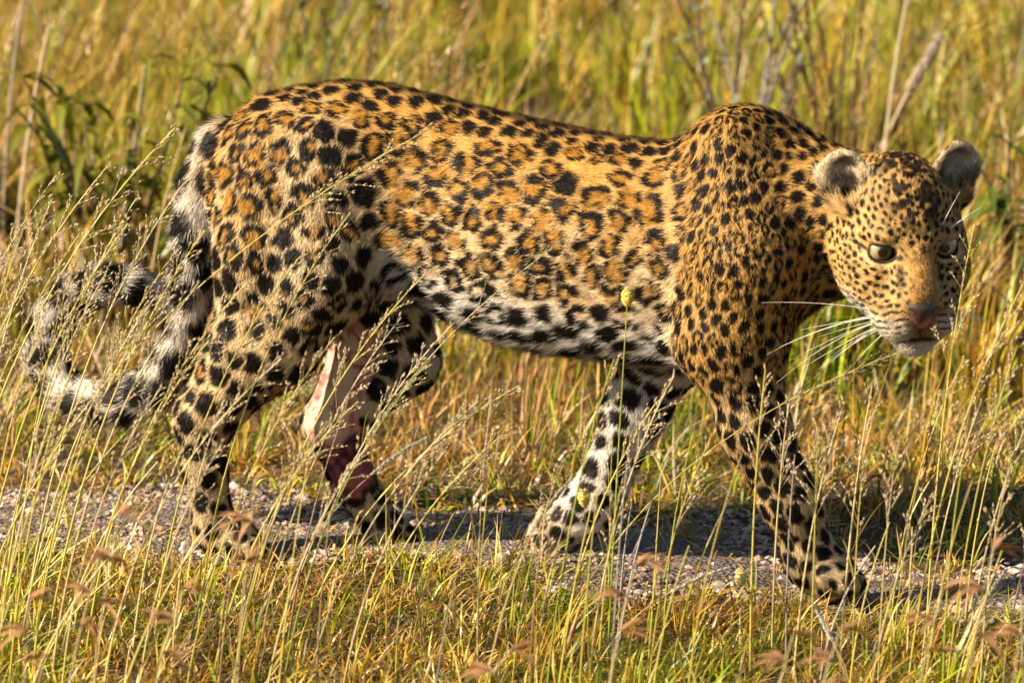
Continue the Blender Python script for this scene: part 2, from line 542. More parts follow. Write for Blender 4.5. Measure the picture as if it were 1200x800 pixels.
def surface_nets(f, org, h):
    ins = f < 0
    corners = [(a, b, c) for a in (0, 1) for b in (0, 1) for c in (0, 1)]
    sh = np.array(f.shape) - 1
    cnt = np.zeros(sh, dtype=np.int8)
    for a, b, c in corners:
        cnt += ins[a:a + sh[0], b:b + sh[1], c:c + sh[2]]
    act = np.argwhere((cnt > 0) & (cnt < 8))
    idx = np.full(sh, -1, dtype=np.int32)
    idx[act[:, 0], act[:, 1], act[:, 2]] = np.arange(len(act))
    pos = np.zeros((len(act), 3)); num = np.zeros(len(act))
    for ca in corners:
        for ax in range(3):
            if ca[ax]:
                continue
            cb = list(ca); cb[ax] = 1
            ia, ib = act + np.array(ca), act + np.array(cb)
            fa, fb = f[ia[:, 0], ia[:, 1], ia[:, 2]], f[ib[:, 0], ib[:, 1], ib[:, 2]]
            m = (fa < 0) != (fb < 0)
            t = np.where(m, fa / np.where(m, fa - fb, 1), 0)
            pos += np.where(m[:, None], ia + t[:, None] * (np.array(cb) - np.array(ca)), 0)
            num += m
    pos = pos / num[:, None] * h + org
    quads = []
    for ax in range(3):
        u, v = (ax + 1) % 3, (ax + 2) % 3
        sa = [slice(None)] * 3; sb = [slice(None)] * 3
        sa[ax] = slice(0, -1); sb[ax] = slice(1, None)
        cr = ins[tuple(sa)] != ins[tuple(sb)]
        e = np.argwhere(cr)
        e = e[(e[:, u] > 0) & (e[:, v] > 0) & (e[:, u] < sh[u]) & (e[:, v] < sh[v])]
        du = np.zeros(3, int); du[u] = 1
        dv = np.zeros(3, int); dv[v] = 1
        q = np.stack([idx[tuple((e - du - dv).T)], idx[tuple((e - dv).T)], idx[tuple(e.T)], idx[tuple((e - du).T)]], 1)
        flip = ~ins[e[:, 0], e[:, 1], e[:, 2]]
        q[flip] = q[flip][:, ::-1]
        quads.append(q)
    return pos, np.concatenate(quads)


BV, BQ = surface_nets(F, lo, VOX)
del F
for _ in range(3):                      # light fairing
    acc = np.zeros_like(BV); n = np.zeros(len(BV))
    for a in range(4):
        b = (a + 1) % 4
        np.add.at(acc, BQ[:, a], BV[BQ[:, b]]); np.add.at(n, BQ[:, a], 1)
        np.add.at(acc, BQ[:, b], BV[BQ[:, a]]); np.add.at(n, BQ[:, b], 1)
    BV = BV * .5 + acc / np.maximum(n, 1)[:, None] * .5
fn_ = np.cross(BV[BQ[:, 2]] - BV[BQ[:, 0]], BV[BQ[:, 3]] - BV[BQ[:, 1]])
BN = np.zeros_like(BV)
for a in range(4):
    np.add.at(BN, BQ[:, a], fn_)
BN = norm(BN)

# per-point influence of each limb: fur flow, spacing of spots, fur length, whiteness
#          spacing  solid  fur len  white  fill
TAGS = {
    'torso': (.036, 0.03, .012, .05, .47), 'rump': (.035, .15, .011, .22, .46), 'thigh': (.031, .60, .011, .40, .43), 'shank': (.033, .95, .010, .30, .44),
    'foot': (.030, 1.0, .008, .50, .44), 'paw': (.024, 1.0, .007, .45, .38), 'thigh_far': (.036, 1.0, .011, .60, .46), 'shank_far': (.036, 1.0, .006, .60, .43),
    'foot_far': (.030, 1.0, .007, .50, .47), 'paw_far': (.024, 1.0, .007, .50, .40), 'shoulder': (.0172, .42, .009, .06, .45), 'forearm': (.025, .97, .009, .25, .43),
    'foot_fore': (.030, 1.0, .008, .40, .45), 'shoulder_far': (.034, 1.0, .011, .7, .46), 'forearm_far': (.035, 1.0, .011, .92, .46), 'foot_fore_far': (.026, 1.0, .008, .80, .43),
    'neck': (.0195, .70, .012, .06, .45), 'tail': (.043, 1.0, .024, .78, .53), 'head': (.0100, 1.0, .0065, .12, .40), 'muzzle': (.0105, 1.0, .0058, .10, .36),
    'chin': (.016, 1.0, .010, .85, .25), 'ear': (.020, 1.0, .006, .25, .40)}


def head_coords(p):
    return (p - HC) @ HB


def influences(p):
    W = np.zeros(len(p)); att = np.zeros((len(p), 5)); flow = np.zeros((len(p), 3)); hw = np.zeros(len(p)); tw = {}
    for pr in PRIMS:
        if pr.tag not in TAGS:
            continue
        d = pr.fn(p)
        w = np.exp(-np.clip(d + .004, -.004, .2) / .011)
        W += w
        att += w[:, None] * np.array(TAGS[pr.tag])
        flow += w[:, None] * pr.flow
        if pr.tag in ('head', 'muzzle', 'chin', 'ear'):
            hw += w
        tw[pr.tag] = tw.get(pr.tag, 0) + w
    att /= W[:, None]
    hw /= W
    return att, flow / W[:, None], hw, {k: v / W for k, v in tw.items()}


ATT, FLOW, HEADW, TW = influences(BV)
hp = head_coords(BV)
nose_l = np.array([0, .085, -.055])
hflow = norm(hp - nose_l) @ HB.T
hflow = hflow + np.outer(smooth(.05, -.05, hp[:, 2]) * .0, HU)
FLOW = FLOW * (1 - HEADW)[:, None] + hflow * HEADW[:, None]
# ears: hairs run up towards the rim
ear = TW['ear']
FLOW = FLOW * (1 - ear)[:, None] + (HU * .9 - HF * .2)[None] * ear[:, None]
# head spots shrink towards the muzzle, belly spots grow, shoulder spots shrink
s_, t_, z_ = BV.T
tors = TW['torso']
zrel = (z_ - np.interp(s_, _s, _bot)) / (np.interp(s_, _s, _top) - np.interp(s_, _s, _bot))
shf = smooth(P(760, 250, -.12)[0], P(840, 250, -.12)[0], s_)
ATT[:, 0] = ATT[:, 0] * (1 - tors * shf * .42)
ATT[:, 1] = np.clip(ATT[:, 1] + tors * smooth(.30, .12, zrel), 0, 1)
ATT[:, 1] = np.clip(ATT[:, 1] + tors * smooth(.90, .97, zrel), 0, 1)
ATT[:, 0] *= 1 - .35 * tors * smooth(.86, .96, zrel)
belly = tors * smooth(.26, .06, zrel)
ATT[:, 2] += belly * .012
ATT[:, 2] = np.where(TW['ear'] > .5, .007 + .017 * smooth(.1, .5, BN @ HF) * smooth(.115, .085, hp[:, 2]), ATT[:, 2])
eye_d = np.minimum(np.linalg.norm((hp - [-.049, .002, -.002]) / [1.15, 1, .9], axis=1), np.linalg.norm((hp - [.049, .002, -.002]) / [1.15, 1, .9], axis=1))
near_eye = HEADW * smooth(.036, .020, eye_d)
ATT[:, 2] = ATT[:, 2] * (1 - .8 * near_eye)
FLOW = norm(FLOW - BN * (FLOW * BN).sum(1)[:, None])

# seed the spots: variable-radius dart throwing over the skin
order = RNG.permutation(len(BV))[:150000]
acc_p, acc_i, cells = [], [], {}
for vi in order:
    r = ATT[vi, 0]
    q = BV[vi]
    lvl = .05
    c = (int(q[0] // lvl), int(q[1] // lvl), int(q[2] // lvl))
    ok = True
    for dx in (-1, 0, 1):
        for dy in (-1, 0, 1):
            for dz in (-1, 0, 1):
                for j in cells.get((c[0] + dx, c[1] + dy, c[2] + dz), ()):
                    o = acc_p[j]
                    if (o[0] - q[0]) ** 2 + (o[1] - q[1]) ** 2 + (o[2] - q[2]) ** 2 < r * r:
                        ok = False
                        break
                if not ok:
                    break
            if not ok:
                break
        if not ok:
            break
    if ok:
        cells.setdefault(c, []).append(len(acc_p))
        acc_p.append(q.tolist()); acc_i.append(vi)
SP = np.array(acc_p); SI = np.array(acc_i)
SOLID = RNG.random(len(SI)) < ATT[SI, 1]
SFILL = ATT[SI, 4] * RNG.uniform(.88, 1.12, len(SI))
SSEED = RNG.random(len(SI)) * 100
SN, SF = BN[SI], FLOW[SI]
SASP = np.where(TW['shoulder'][SI] + TW['forearm'][SI] + TW['foot_fore'][SI] > .5, 1.35, 1.0)     # drawn out along the limb
SASP = np.where(HEADW[SI] > .5, 1.45, SASP)
SASP = np.where(tors[SI] * smooth(.3, .1, zrel[SI]) > .4, 1.35, SASP)
kd = KDTree(len(SP))
for i, p in enumerate(SP):
    kd.insert(p, i)
kd.balance()
SR = np.array([sum(x[2] for x in kd.find_n(p, 5)[1:]) / 4 for p in SP.tolist()])
SR = np.minimum(SR, ATT[SI, 0] * 1.5) * RNG.uniform(.90, 1.10, len(SI))


def wound(p):
    """bare flesh on the far hind leg below the knee; 0..1"""
    a, b = P(422, 395, .05), P(386, 492, .05)
    c = P(412, 560, .05)
    d1 = sd_cone(p * [1, .35, 1], a * [1, .35, 1], b * [1, .35, 1], .036, .042)
    d2 = sd_cone(p * [1, .35, 1], b * [1, .35, 1], c * [1, .35, 1], .036, .034)
    n = (vnoise(p * 60, 3) - .5) * .016
    return smooth(.006, -.004, d1 + n), smooth(.006, -.004, d2 + n), smooth(-.026, -.004, d1 + n * 1.6)


def coat(p, n, att, headw, tw, zr):
    """coat colour (linear) at skin points p with normals n"""
    N = len(p)
    wn_ = p + .0060 * np.stack([vnoise(p * 70, 1) - .5, vnoise(p * 70, 2) - .5, vnoise(p * 70, 3) - .5], 1) * 2 * np.clip(att[:, :1] / .03, .42, 1.3)
    d1 = np.empty(N); i1 = np.empty(N, int); d2 = np.empty(N)
    fn = kd.find_n
    for k, q in enumerate(wn_.tolist()):
        r = fn(q, 2)
        i1[k] = r[0][1]; d1[k] = r[0][2]; d2[k] = r[1][2]
    off = wn_ - SP[i1]
    along = (off * SF[i1]).sum(1)
    asp = SASP[i1]
    dd = np.sqrt(np.maximum(d1 ** 2 - along ** 2 + (along / asp) ** 2, 0)) / np.sqrt(1 / asp)
    q = dd / SR[i1]
    limb = np.clip(tw['thigh'] + tw['shank'] + tw['forearm'] + tw['foot'] + tw['foot_fore'], 0, 1)
    fill = SFILL[i1] * np.where(headw > .4, 1.05, 1.17 + .05 * limb)
    edge = .09
    gap = smooth(.02, .13, (d2 - d1) / SR[i1])
    solid_dark = smooth(fill * .87 + edge, fill * .87 - edge, q) * gap
    inner = fill * .40
    ang_n = vnoise(p / np.maximum(att[:, :1], .01) * 2.6 + SSEED[i1][:, None], 7)
    ring = smooth(inner - .05, inner + .04, q + (ang_n - .5) * .10) * smooth(fill + .06, fill - .05, q)
    ring *= smooth(.27, .38, ang_n) * gap
    centre = smooth(fill * .95, fill * .6, q)
    sol = SOLID[i1]
    dark = np.where(sol, solid_dark, ring)
    centre = np.where(sol, 0.25 * smooth(fill * 1.2, fill * .7, q), centre)
    # ground colour
    tors_ = tw['torso']
    up = n[:, 2]
    white = att[:, 3].copy()
    white += tors_ * (smooth(.88, .25, zr) * .46 + smooth(.36, .06, zr) * .56)
    white += (tw['thigh'] + tw['shank']) * .10 * (1 - up)
    white = np.clip(white + (vnoise(p * 18, 4) - .5) * .16, 0, 1)
    gold = np.array([.57, .320, .088]); pale = np.array([.65, .475, .265]); snow = np.array([.78, .73, .68])
    w1 = smooth(0, .45, white)[:, None]; w2 = smooth(.4, .95, white)[:, None]
    base = gold * (1 - w1) + pale * w1
    base = base * (1 - w2) + snow * w2
    orange = np.array([.42, .205, .028]) * (.75 + .5 * vnoise(p * 120, 14))[:, None]
    oc = .9 * (1 - .65 * np.clip(tw['shoulder'] + tw['neck'] + tw['forearm'], 0, 1)) * centre * (1 - .85 * smooth(.35, .8, white))
    base = base * (1 - oc[:, None]) + orange * oc[:, None]
    # dark line along the spine
    spine = tors_ * smooth(.955, .99, zr) * smooth(.028, .010, np.abs(p[:, 1]))
    dark = np.maximum(dark, spine * .8)
    # face
    hm = headw > .3
    if hm.any():
        h = head_coords(p[hm]); x, y, z = h.T; ax = np.abs(x)
        b = base[hm]; dk = dark[hm]

        def put(mask, col):
            nonlocal b
            b = b * (1 - mask[:, None]) + np.array(col) * mask[:, None]
        put(smooth(.09, .0, z) * smooth(-.09, -.02, y) * .8, (.61, .39, .155))
        xm = np.abs(x + .004)
        b = b * (.80 + .4 * vnoise(h * [90, 40, 40], 24))[:, None]
        bridge = smooth(.032, .018, ax) * smooth(.030, -.005, z) * smooth(-.02, .005, y)
        put(bridge * .8 * (.7 + .6 * vnoise(h * 60, 19)), (.55, .31, .09))
        put(smooth(.026, .006, xm) * smooth(-.01, -.060, z) * smooth(.015, .045, y) * .75, (.27, .145, .06))
        put(smooth(-.076, -.098, z) * smooth(-.02, .01, y) * smooth(.012, .024, xm) * .9, (.76, .68, .57))
        put(smooth(-.119, -.126, z + xm * xm * 9.0) * smooth(-.03, .0, y), (.70, .66, .62))
        put(smooth(-.055, -.09, z) * smooth(.02, -.03, y) * .8, (.76, .72, .66))
        e = np.minimum(np.linalg.norm((h - [-.049, .006, -.001]) / [1.25, 1.2, .82], axis=1), np.linalg.norm((h - [.049, .006, -.001]) / [1.25, 1.2, .82], axis=1))
        put(smooth(.029, .022, e) * smooth(.004, -.010, z) * .25, (.74, .62, .46))
        put(smooth(.032, .024, e) * smooth(.004, .016, z) * .5, (.66, .48, .26))
        dk = dk * (1 - smooth(-.070, -.080, z) * smooth(.0, .02, y) * .9)
        dk = dk * (1 - smooth(.026, .014, ax + (vnoise(h * 80, 18) - .5) * .014) * smooth(.018, -.012, z) * smooth(-.02, .005, y) * .97) * (1 - smooth(.031, .024, e)) * (1 - smooth(-.112, -.120, z) * .9)
        crown = smooth(.056, .020, ax) * smooth(.022, .060, z) * smooth(-.16, -.10, y)
        dk = np.maximum(dk, crown * smooth(.38, .50, vnoise(h * 120, 12)) * .95)
        dk = np.maximum(dk, smooth(.0222 + .0020 * (z > .002), .0190, e) * .97)                                     # dark eye rims
        tear = smooth(.0055, .002, np.abs(ax - .027 + (z + .012) * .10)) * smooth(-.010, -.018, z) * smooth(-.060, -.036, z)
        dk = np.maximum(dk, tear * .8)
        liner = smooth(.006, .002, np.abs(z + .006 + (ax - .030) * .25)) * smooth(.020, .026, ax) * smooth(.036, .030, ax) * smooth(-.03, -.01, y)
        liner = np.maximum(liner, smooth(.0048, .0015, np.abs(z - .002 - (ax - .072) * .35)) * smooth(.066, .071, ax) * smooth(.088, .078, ax) * smooth(-.06, -.03, y))
        dk = np.maximum(dk, liner * .92)
        mouth = smooth(.0042, .0018, np.abs(z + .1175 + xm * xm * 9.0)) * smooth(.042, .030, ax) * smooth(.0, .02, y)
        dk = np.maximum(dk, mouth * .9)
        split = smooth(.0030, .0010, xm) * smooth(-.084, -.088, z) * smooth(-.122, -.119, z) * smooth(.03, .05, y)
        dk = np.maximum(dk, split * .8)
        rows = smooth(.25, .6, np.sin((z + ax * .25) * 640)) * smooth(.30, .48, vnoise(h * [150, 110, 60], 15)) * smooth(.014, .022, xm) * smooth(-.068, -.076, z) * smooth(-.114, -.108, z) * smooth(.0, .02, y)
        dk = np.maximum(dk, rows * .92)
        ein = np.clip(tw['ear'][hm] * 1.3, 0, 1)
        facing = (n[hm] @ HF)
        inside = ein * smooth(.0, .5, facing) * smooth(.06, .075, z)
        put(inside * .9, (.76, .62, .44))
        dk = dk * (1 - inside * .9)
        dk = np.maximum(dk, inside * smooth(.088, .072, z) * smooth(.40, .65, vnoise(h * 70, 9)) * .7)
        backear = ein * smooth(.0, -.4, facing)
        dk = np.maximum(dk, backear * .8)
        base[hm] = b; dark[hm] = dk
    blackc = np.array([.012, .009, .008])
    base = base * (1 - dark[:, None]) + blackc * dark[:, None]
    # wound
    farleg = tw['thigh_far'] + tw['shank_far'] + tw['foot_far']
    wa, wb, rim = wound(p)
    wa = wa * smooth(.25, .5, farleg); wb = wb * smooth(.25, .5, farleg)
    v1 = vnoise(p * 45, 21)[:, None]; v2 = vnoise(p * 90, 22)[:, None]
    flesh = np.array([.66, .42, .36]) * (1 - v1) + np.array([.76, .63, .43]) * v1
    flesh = flesh * (1 - .75 * rim[:, None]) + np.array([.52, .22, .20]) * .75 * rim[:, None]
    rawk = np.clip(smooth(.58, .80, v2) * .8 + smooth(.60, .75, vnoise(p * [120, 60, 28], 26))[:, None] * .7, 0, 1)
    flesh = flesh * (1 - rawk) + np.array([.36, .075, .07]) * rawk
    low = np.array([.075, .035, .045]) * (1 - v1) + np.array([.36, .09, .08]) * smooth(.3, .8, v1 * .5 + v2 * .5)
    base = base * (1 - wb[:, None]) + low * wb[:, None]
    base = base * (1 - wa[:, None]) + flesh * wa[:, None]
    return base, np.maximum(wa, wb)


BCOL, BW = coat(BV, BN, ATT, HEADW, TW, zrel)
ATT[:, 2] *= 1 - .9 * BW
leopard = thing('leopard', 'spotted leopard walking along the gravel track with its head turned', 'leopard', (0, 0, 0), -PSI)
body_me = mesh_from('body', BV, None, M_SKIN, cols=BCOL, quads=BQ)
body = link('body', body_me, leopard)

# fur: one slender lifted sliver per hair, coloured where it is rooted
ta = np.concatenate([BQ[:, [0, 1, 2]], BQ[:, [0, 2, 3]]])
area = np.linalg.norm(np.cross(BV[ta[:, 1]] - BV[ta[:, 0]], BV[ta[:, 2]] - BV[ta[:, 0]]), axis=1) / 2
hd = HEADW[ta[:, 0]]
tail_w = TW['tail'][ta[:, 0]]
world_n = BN[ta[:, 0]] @ np.stack([FWD, LAT, [0, 0, 1.0]])
toward = world_n @ (-C_F)
dens = 300000.0 * (1 + 3.2 * hd + 1.0 * (ATT[ta[:, 0], 2] < .009)) * np.where(toward > -.35, 1.0, .22)
cnt = RNG.poisson(area * dens)
tri = np.repeat(np.arange(len(ta)), cnt)
NH = len(tri)
u, v = RNG.random(NH), RNG.random(NH)
fl = u + v > 1
u[fl], v[fl] = 1 - u[fl], 1 - v[fl]
bc = np.stack([1 - u - v, u, v], 1)


def interp(a):
    a = a if a.ndim == 2 else a[:, None]
    r = sum(a[ta[tri, k]] * bc[:, k:k + 1] for k in range(3))
    return r if r.shape[1] > 1 else r[:, 0]


HP, HN, HFL, HATT, HHW, HZ = interp(BV), norm(interp(BN)), interp(FLOW), interp(ATT), interp(HEADW), interp(zrel)
HTW = {k: interp(v) for k, v in TW.items()}
HCOL, HW_ = coat(HP, HN, HATT, HHW, HTW, HZ)
keep = (HATT[:, 2] > .0012) & (HW_ < .5)
keep &= ~((HHW > .5) & (np.minimum(np.linalg.norm((head_coords(HP) - [-.049, .006, -.001]) / [1.25, 1.2, .82], axis=1), np.linalg.norm((head_coords(HP) - [.049, .006, -.001]) / [1.25, 1.2, .82], axis=1)) < .0175))
HP, HN, HFL, HATT, HCOL, HHW = HP[keep], HN[keep], HFL[keep], HATT[keep], HCOL[keep], HHW[keep]
NH = len(HP)
side = norm(np.cross(HN, HFL))
L = HATT[:, 2] * RNG.uniform(.65, 1.25, NH)
clump = np.stack([vnoise(HP * 110, 31) - .5, vnoise(HP * 110, 32) - .5, vnoise(HP * 110, 33) - .5], 1)
dirv = norm(HFL + side * RNG.normal(0, .22, NH)[:, None] + clump * np.where(HHW > .4, 1.5, 1.25)[:, None])
dirv = norm(dirv - HN * (dirv * HN).sum(1)[:, None])
lift = np.clip(RNG.normal(.30, .13, NH) + .12 * (HHW > .4), .06, .8)
tip = HP + dirv * (L * np.cos(lift))[:, None] + HN * (L * np.sin(lift))[:, None]
wid = np.where(HHW > .5, .00055, .00075) * RNG.uniform(.7, 1.3, NH)
side = norm(np.cross(HN, dirv))
root = HP - HN * .0004
hv = np.stack([root + side * wid[:, None], root - side * wid[:, None], tip], 1).reshape(-1, 3)
hn_ = norm(HN + .44 * clump + RNG.normal(0, 1, (NH, 3)) * np.where(HHW > .4, .26, .12)[:, None])
shade = np.where(HHW > .4, RNG.uniform(.62, 1.32, NH), RNG.uniform(.74, 1.22, NH))[:, None]
hc = np.repeat(np.clip(HCOL * shade, 0, .9), 3, 0)
fur_me = mesh_from('fur', hv, np.arange(NH * 3).reshape(-1, 3), M_FUR, cols=hc, normals=np.repeat(hn_, 3, 0))
fur = link('fur', fur_me, leopard, kind='stuff')
print('HAIRS', NH, 'BODY VERTS', len(BV), 'SPOTS', len(SP))


# eyes
def ball(rad, seg=40, rings=28):
    th = np.linspace(0, math.pi, rings + 1); ph = np.arange(seg) / seg * 2 * math.pi
    T, Ph = np.meshgrid(th, ph, indexing='ij')
    v = np.stack([np.sin(T) * np.cos(Ph), np.cos(T), np.sin(T) * np.sin(Ph)], -1).reshape(-1, 3) * rad
    i, j = np.meshgrid(np.arange(rings), np.arange(seg), indexing='ij')
    j2 = (j + 1) % seg
    q = np.stack([i * seg + j, i * seg + j2, (i + 1) * seg + j2, (i + 1) * seg + j], -1).reshape(-1, 4)
    return v, q, T.ravel(), Ph.ravel()


def tint_gloss(name, rough, coat_w):
    m = bpy.data.materials.new(name)
    m.use_nodes = True
    n = m.node_tree.nodes
    b = n['Principled BSDF']
    a = n.new('ShaderNodeAttribute'); a.attribute_name = 'tint'
    m.node_tree.links.new(a.outputs['Color'], b.inputs['Base Color'])
    b.inputs['Roughness'].default_value = rough
    b.inputs['Coat Weight'].default_value = coat_w
    b.inputs['Coat Roughness'].default_value = .10
    return m


M_EYE = tint_gloss('eye_wet', .35, .7)
M_NOSE = tint_gloss('nose_leather', .42, .25)
for sx in (-1, 1):
    v, q, T, Ph = ball(.0205)
    c = np.zeros((len(v), 3))
    deg = np.degrees(T)
    fib = .82 + .3 * vnoise(np.stack([np.cos(Ph) * 9, np.sin(Ph) * 9, T * 3], 1), 5)
    iris = np.array([.31, .265, .135])[None] * fib[:, None]
    c[:] = (.02, .015, .012)
    m = (deg < 62)
    c[m] = iris[m]
    pu = smooth(22, 19, deg)[:, None]
    c = c * (1 - pu) + np.array([.006, .006, .006]) * pu
    c[(deg > 56) & (deg < 62)] *= .4
    gaze = norm(np.array([-.10 - .05 * sx, 1.0, .02]))
    xa = norm(np.cross(gaze, [0, 0, 1.0])); za = np.cross(xa, gaze)
    B = np.stack([xa, gaze, za], 1)
    w = (v @ B.T) + np.array([sx * .0490, -.0125, -.001])
    w = w @ HB.T + HC
    link('eye', mesh_from('eye', w, None, M_EYE, cols=c, quads=q[:, ::-1]), leopard)

# nose leather: a rounded shield, wide above, narrowing to the lip
HALFN = .0285
na, nb = 26, 18
vv, cc = [], []
for i in range(nb + 1):
    f = i / nb
    zz = .017 - f * .046
    half = HALFN * (1 - smooth(.30, 1.05, f) * .88) * (smooth(-.25, .2, f) * .55 + .45)
    for j in range(na + 1):
        g = j / na * 2 - 1
        x = g * half
        yy = .0800 - .62 * x * x / HALFN - .010 * (f - .28) ** 2 * 2.2 - .060 * max(0, .30 - f) - .004 * abs(g) ** 6
        nost = math.exp(-(((abs(x) - .0135) / .0050) ** 2 + ((zz + .004 - (abs(x) - .013) * .5) / .0042) ** 2))
        yy -= nost * .006
        groove = math.exp(-(x / .0016) ** 2) * smooth(.35, .6, f)
        yy -= groove * .0022
        vv.append((x - .004, yy - .005, -.071 + zz))
        pink = float(smooth(.58, .86, f + .10 * math.sin(x * 300))) * (1 - nost)
        col = np.array([.035, .022, .020]) * (1 - pink) + np.array([.36, .10, .08]) * pink
        cc.append(col * (1 - .85 * nost) * (1 - .5 * groove))
q = np.array([[i * (na + 1) + j, i * (na + 1) + j + 1, (i + 1) * (na + 1) + j + 1, (i + 1) * (na + 1) + j] for i in range(nb) for j in range(na)])
w = np.array(vv) @ HB.T + HC
nose = link('nose', mesh_from('nose', w, None, M_NOSE, cols=np.array(cc), quads=q), leopard)
sm = nose.modifiers.new('skin_depth', 'SOLIDIFY'); sm.thickness = .006; sm.offset = -1


def tube(pts, radii, seg=5):
    pts = np.asarray(pts, float); n = len(pts)
    tan = norm(np.gradient(pts, axis=0))
    ref = np.array([0, 0, 1.0]) if abs(tan[0][2]) < .8 else np.array([1.0, 0, 0])
    a = norm(np.cross(tan, ref)); b = np.cross(tan, a)
    ang = np.arange(seg) / seg * 2 * math.pi
    v = (pts[:, None] + np.asarray(radii)[:, None, None] * (a[:, None] * np.cos(ang)[None, :, None] + b[:, None] * np.sin(ang)[None, :, None])).reshape(-1, 3)
    i, j = np.meshgrid(np.arange(n - 1), np.arange(seg), indexing='ij')
    j2 = (j + 1) % seg
    q = np.stack([i * seg + j, i * seg + j2, (i + 1) * seg + j2, (i + 1) * seg + j], -1).reshape(-1, 4)
    return v, q


M_WHISK = plain_material('whisker_white', (.82, .80, .76), .35)
wl = []
for r_, (zz, yy) in enumerate(((-.088, .050), (-.098, .048), (-.107, .044))):
    for c_ in range(4):
        wl.append((-.046 - .003 * c_, yy - .010 * c_, zz, -1, .105 + .022 * c_ - .01 * r_, -.30 - .22 * r_ + .10 * c_))
        if c_ < 3:
            wl.append((.040 + .003 * c_, yy - .010 * c_, zz, 1, .085 + .015 * c_, -.35 - .2 * r_ + .05 * c_))
for x, y, z, sx, ln, dz in wl:
    st = np.array([x, y, z]); d = norm(np.array([sx, random.uniform(-.45, -.1), dz + random.uniform(-.2, .2)]))
    ts = np.linspace(0, 1, 9)
    pts = st + np.outer(ts * ln, d) + np.outer(ts ** 2 * ln, [sx * .02, -.16, -.26 + random.uniform(-.16, .16)])
    v, q = tube(pts @ HB.T + HC, .00052 * (1 - ts * .8), 4)
    link('whisker', mesh_from('whisker', v, None, M_WHISK, quads=q), leopard)
for (x, z, dx, dz, ln) in ((.036, .030, .35, 1.0, .075), (.045, .026, .75, .75, .065), (-.040, .030, -.5, .9, .05)):
    ts = np.linspace(0, 1, 8); d = norm(np.array([dx, .25, dz]))
    pts = np.array([x, .012, z]) + np.outer(ts * ln, d) + np.outer(ts ** 2 * ln, [dx * .2, -.2, -.12])
    v, q = tube(pts @ HB.T + HC, .0007 * (1 - ts * .85), 4)
    link('brow_whisker', mesh_from('brow_whisker', v, None, M_WHISK, quads=q), leopard)
# ------------------------------------------------------------------ grass
GREEN, LIME, GOLD, STRAW = np.array([.075, .155, .003]), np.array([.30, .38, .004]), np.array([.58, .345, .018]), np.array([.66, .45, .14])
BROWN, GREY, RUST, ROSE = np.array([.14, .070, .022]), np.array([.38, .31, .25]), np.array([.36, .14, .018]), np.array([.42, .22, .12])
PAL = np.stack([GREEN, LIME, GOLD, STRAW, BROWN, GREY, RUST, ROSE])


def pick(weights, n):
    w_ = np.asarray(weights, float)
    w_ = w_ / w_.sum(-1, keepdims=True)
    if w_.ndim == 1:
        k = RNG.choice(8, n, p=w_)
    else:
        k = (RNG.random((n, 1)) > np.cumsum(w_, 1)).sum(1).clip(0, 7)
    return PAL[k] * RNG.uniform(.78, 1.22, (n, 1)) * RNG.uniform(.93, 1.07, (n, 3))


def ribbons(base, h, lean, bend, width, col, K=3, tipcol=None, twist=None, kink=0.0):
    """blades: base (n,3), height h, lean (n,2) straight lean per height, bend (n,2) curved lean, width at foot"""
    n = len(base)
    u = np.linspace(0, 1, K + 1)
    L_ = lean[:, None] * u[None, :, None] + bend[:, None] * (u ** 2)[None, :, None]
    drop = np.linalg.norm(L_, axis=2)
    pos = np.empty((n, K + 1, 3))
    pos[..., :2] = base[:, None, :2] + L_ * h[:, None, None]
    pos[..., 2] = base[:, None, 2] + h[:, None] * (u[None] - .30 * drop ** 2)
    if kink:
        pos[:, 1:, :] += RNG.normal(0, kink, (n, K, 3)) * h[:, None, None]
    a = RNG.uniform(0, 6.283, n) if twist is None else twist
    sd = np.stack([np.cos(a), np.sin(a), np.zeros(n)], 1)
    prof = np.minimum(1, (1 - u) * 1.6 + .05) * np.minimum(1, .65 + u * 1.4)
    off = sd[:, None] * (width[:, None] * prof[None])[..., None] * .5
    v = np.stack([pos - off, pos + off], 2).reshape(n, (K + 1) * 2, 3)
    q = np.array([[2 * k, 2 * k + 1, 2 * k + 3, 2 * k + 2] for k in range(K)])
    qq = (q[None] + (np.arange(n) * (K + 1) * 2)[:, None, None]).reshape(-1, 4)
    tc = col if tipcol is None else tipcol
    c = col[:, None] * (1 - u)[None, :, None] + tc[:, None] * u[None, :, None]
    return v.reshape(-1, 3), qq, np.repeat(c, 2, 1).reshape(-1, 3)


class Heap:
    def __init__(self):
        self.v, self.q, self.c, self.n = [], [], [], 0

    def add(self, vqc):
        v, q, c = vqc
        self.v.append(v); self.q.append(q + self.n); self.c.append(c); self.n += len(v)

    def build(self, name, mat, label, cat):
        me = mesh_from(name, np.concatenate(self.v), None, mat, cols=np.concatenate(self.c), quads=np.concatenate(self.q), smooth_shade=False)
        return link(name, me, kind='stuff', label=label, cat=cat)


def ground_pts(n, t0, t1, s0, s1):
    s = RNG.uniform(s0, s1, n); t = RNG.uniform(t0, t1, n)
    return s, t


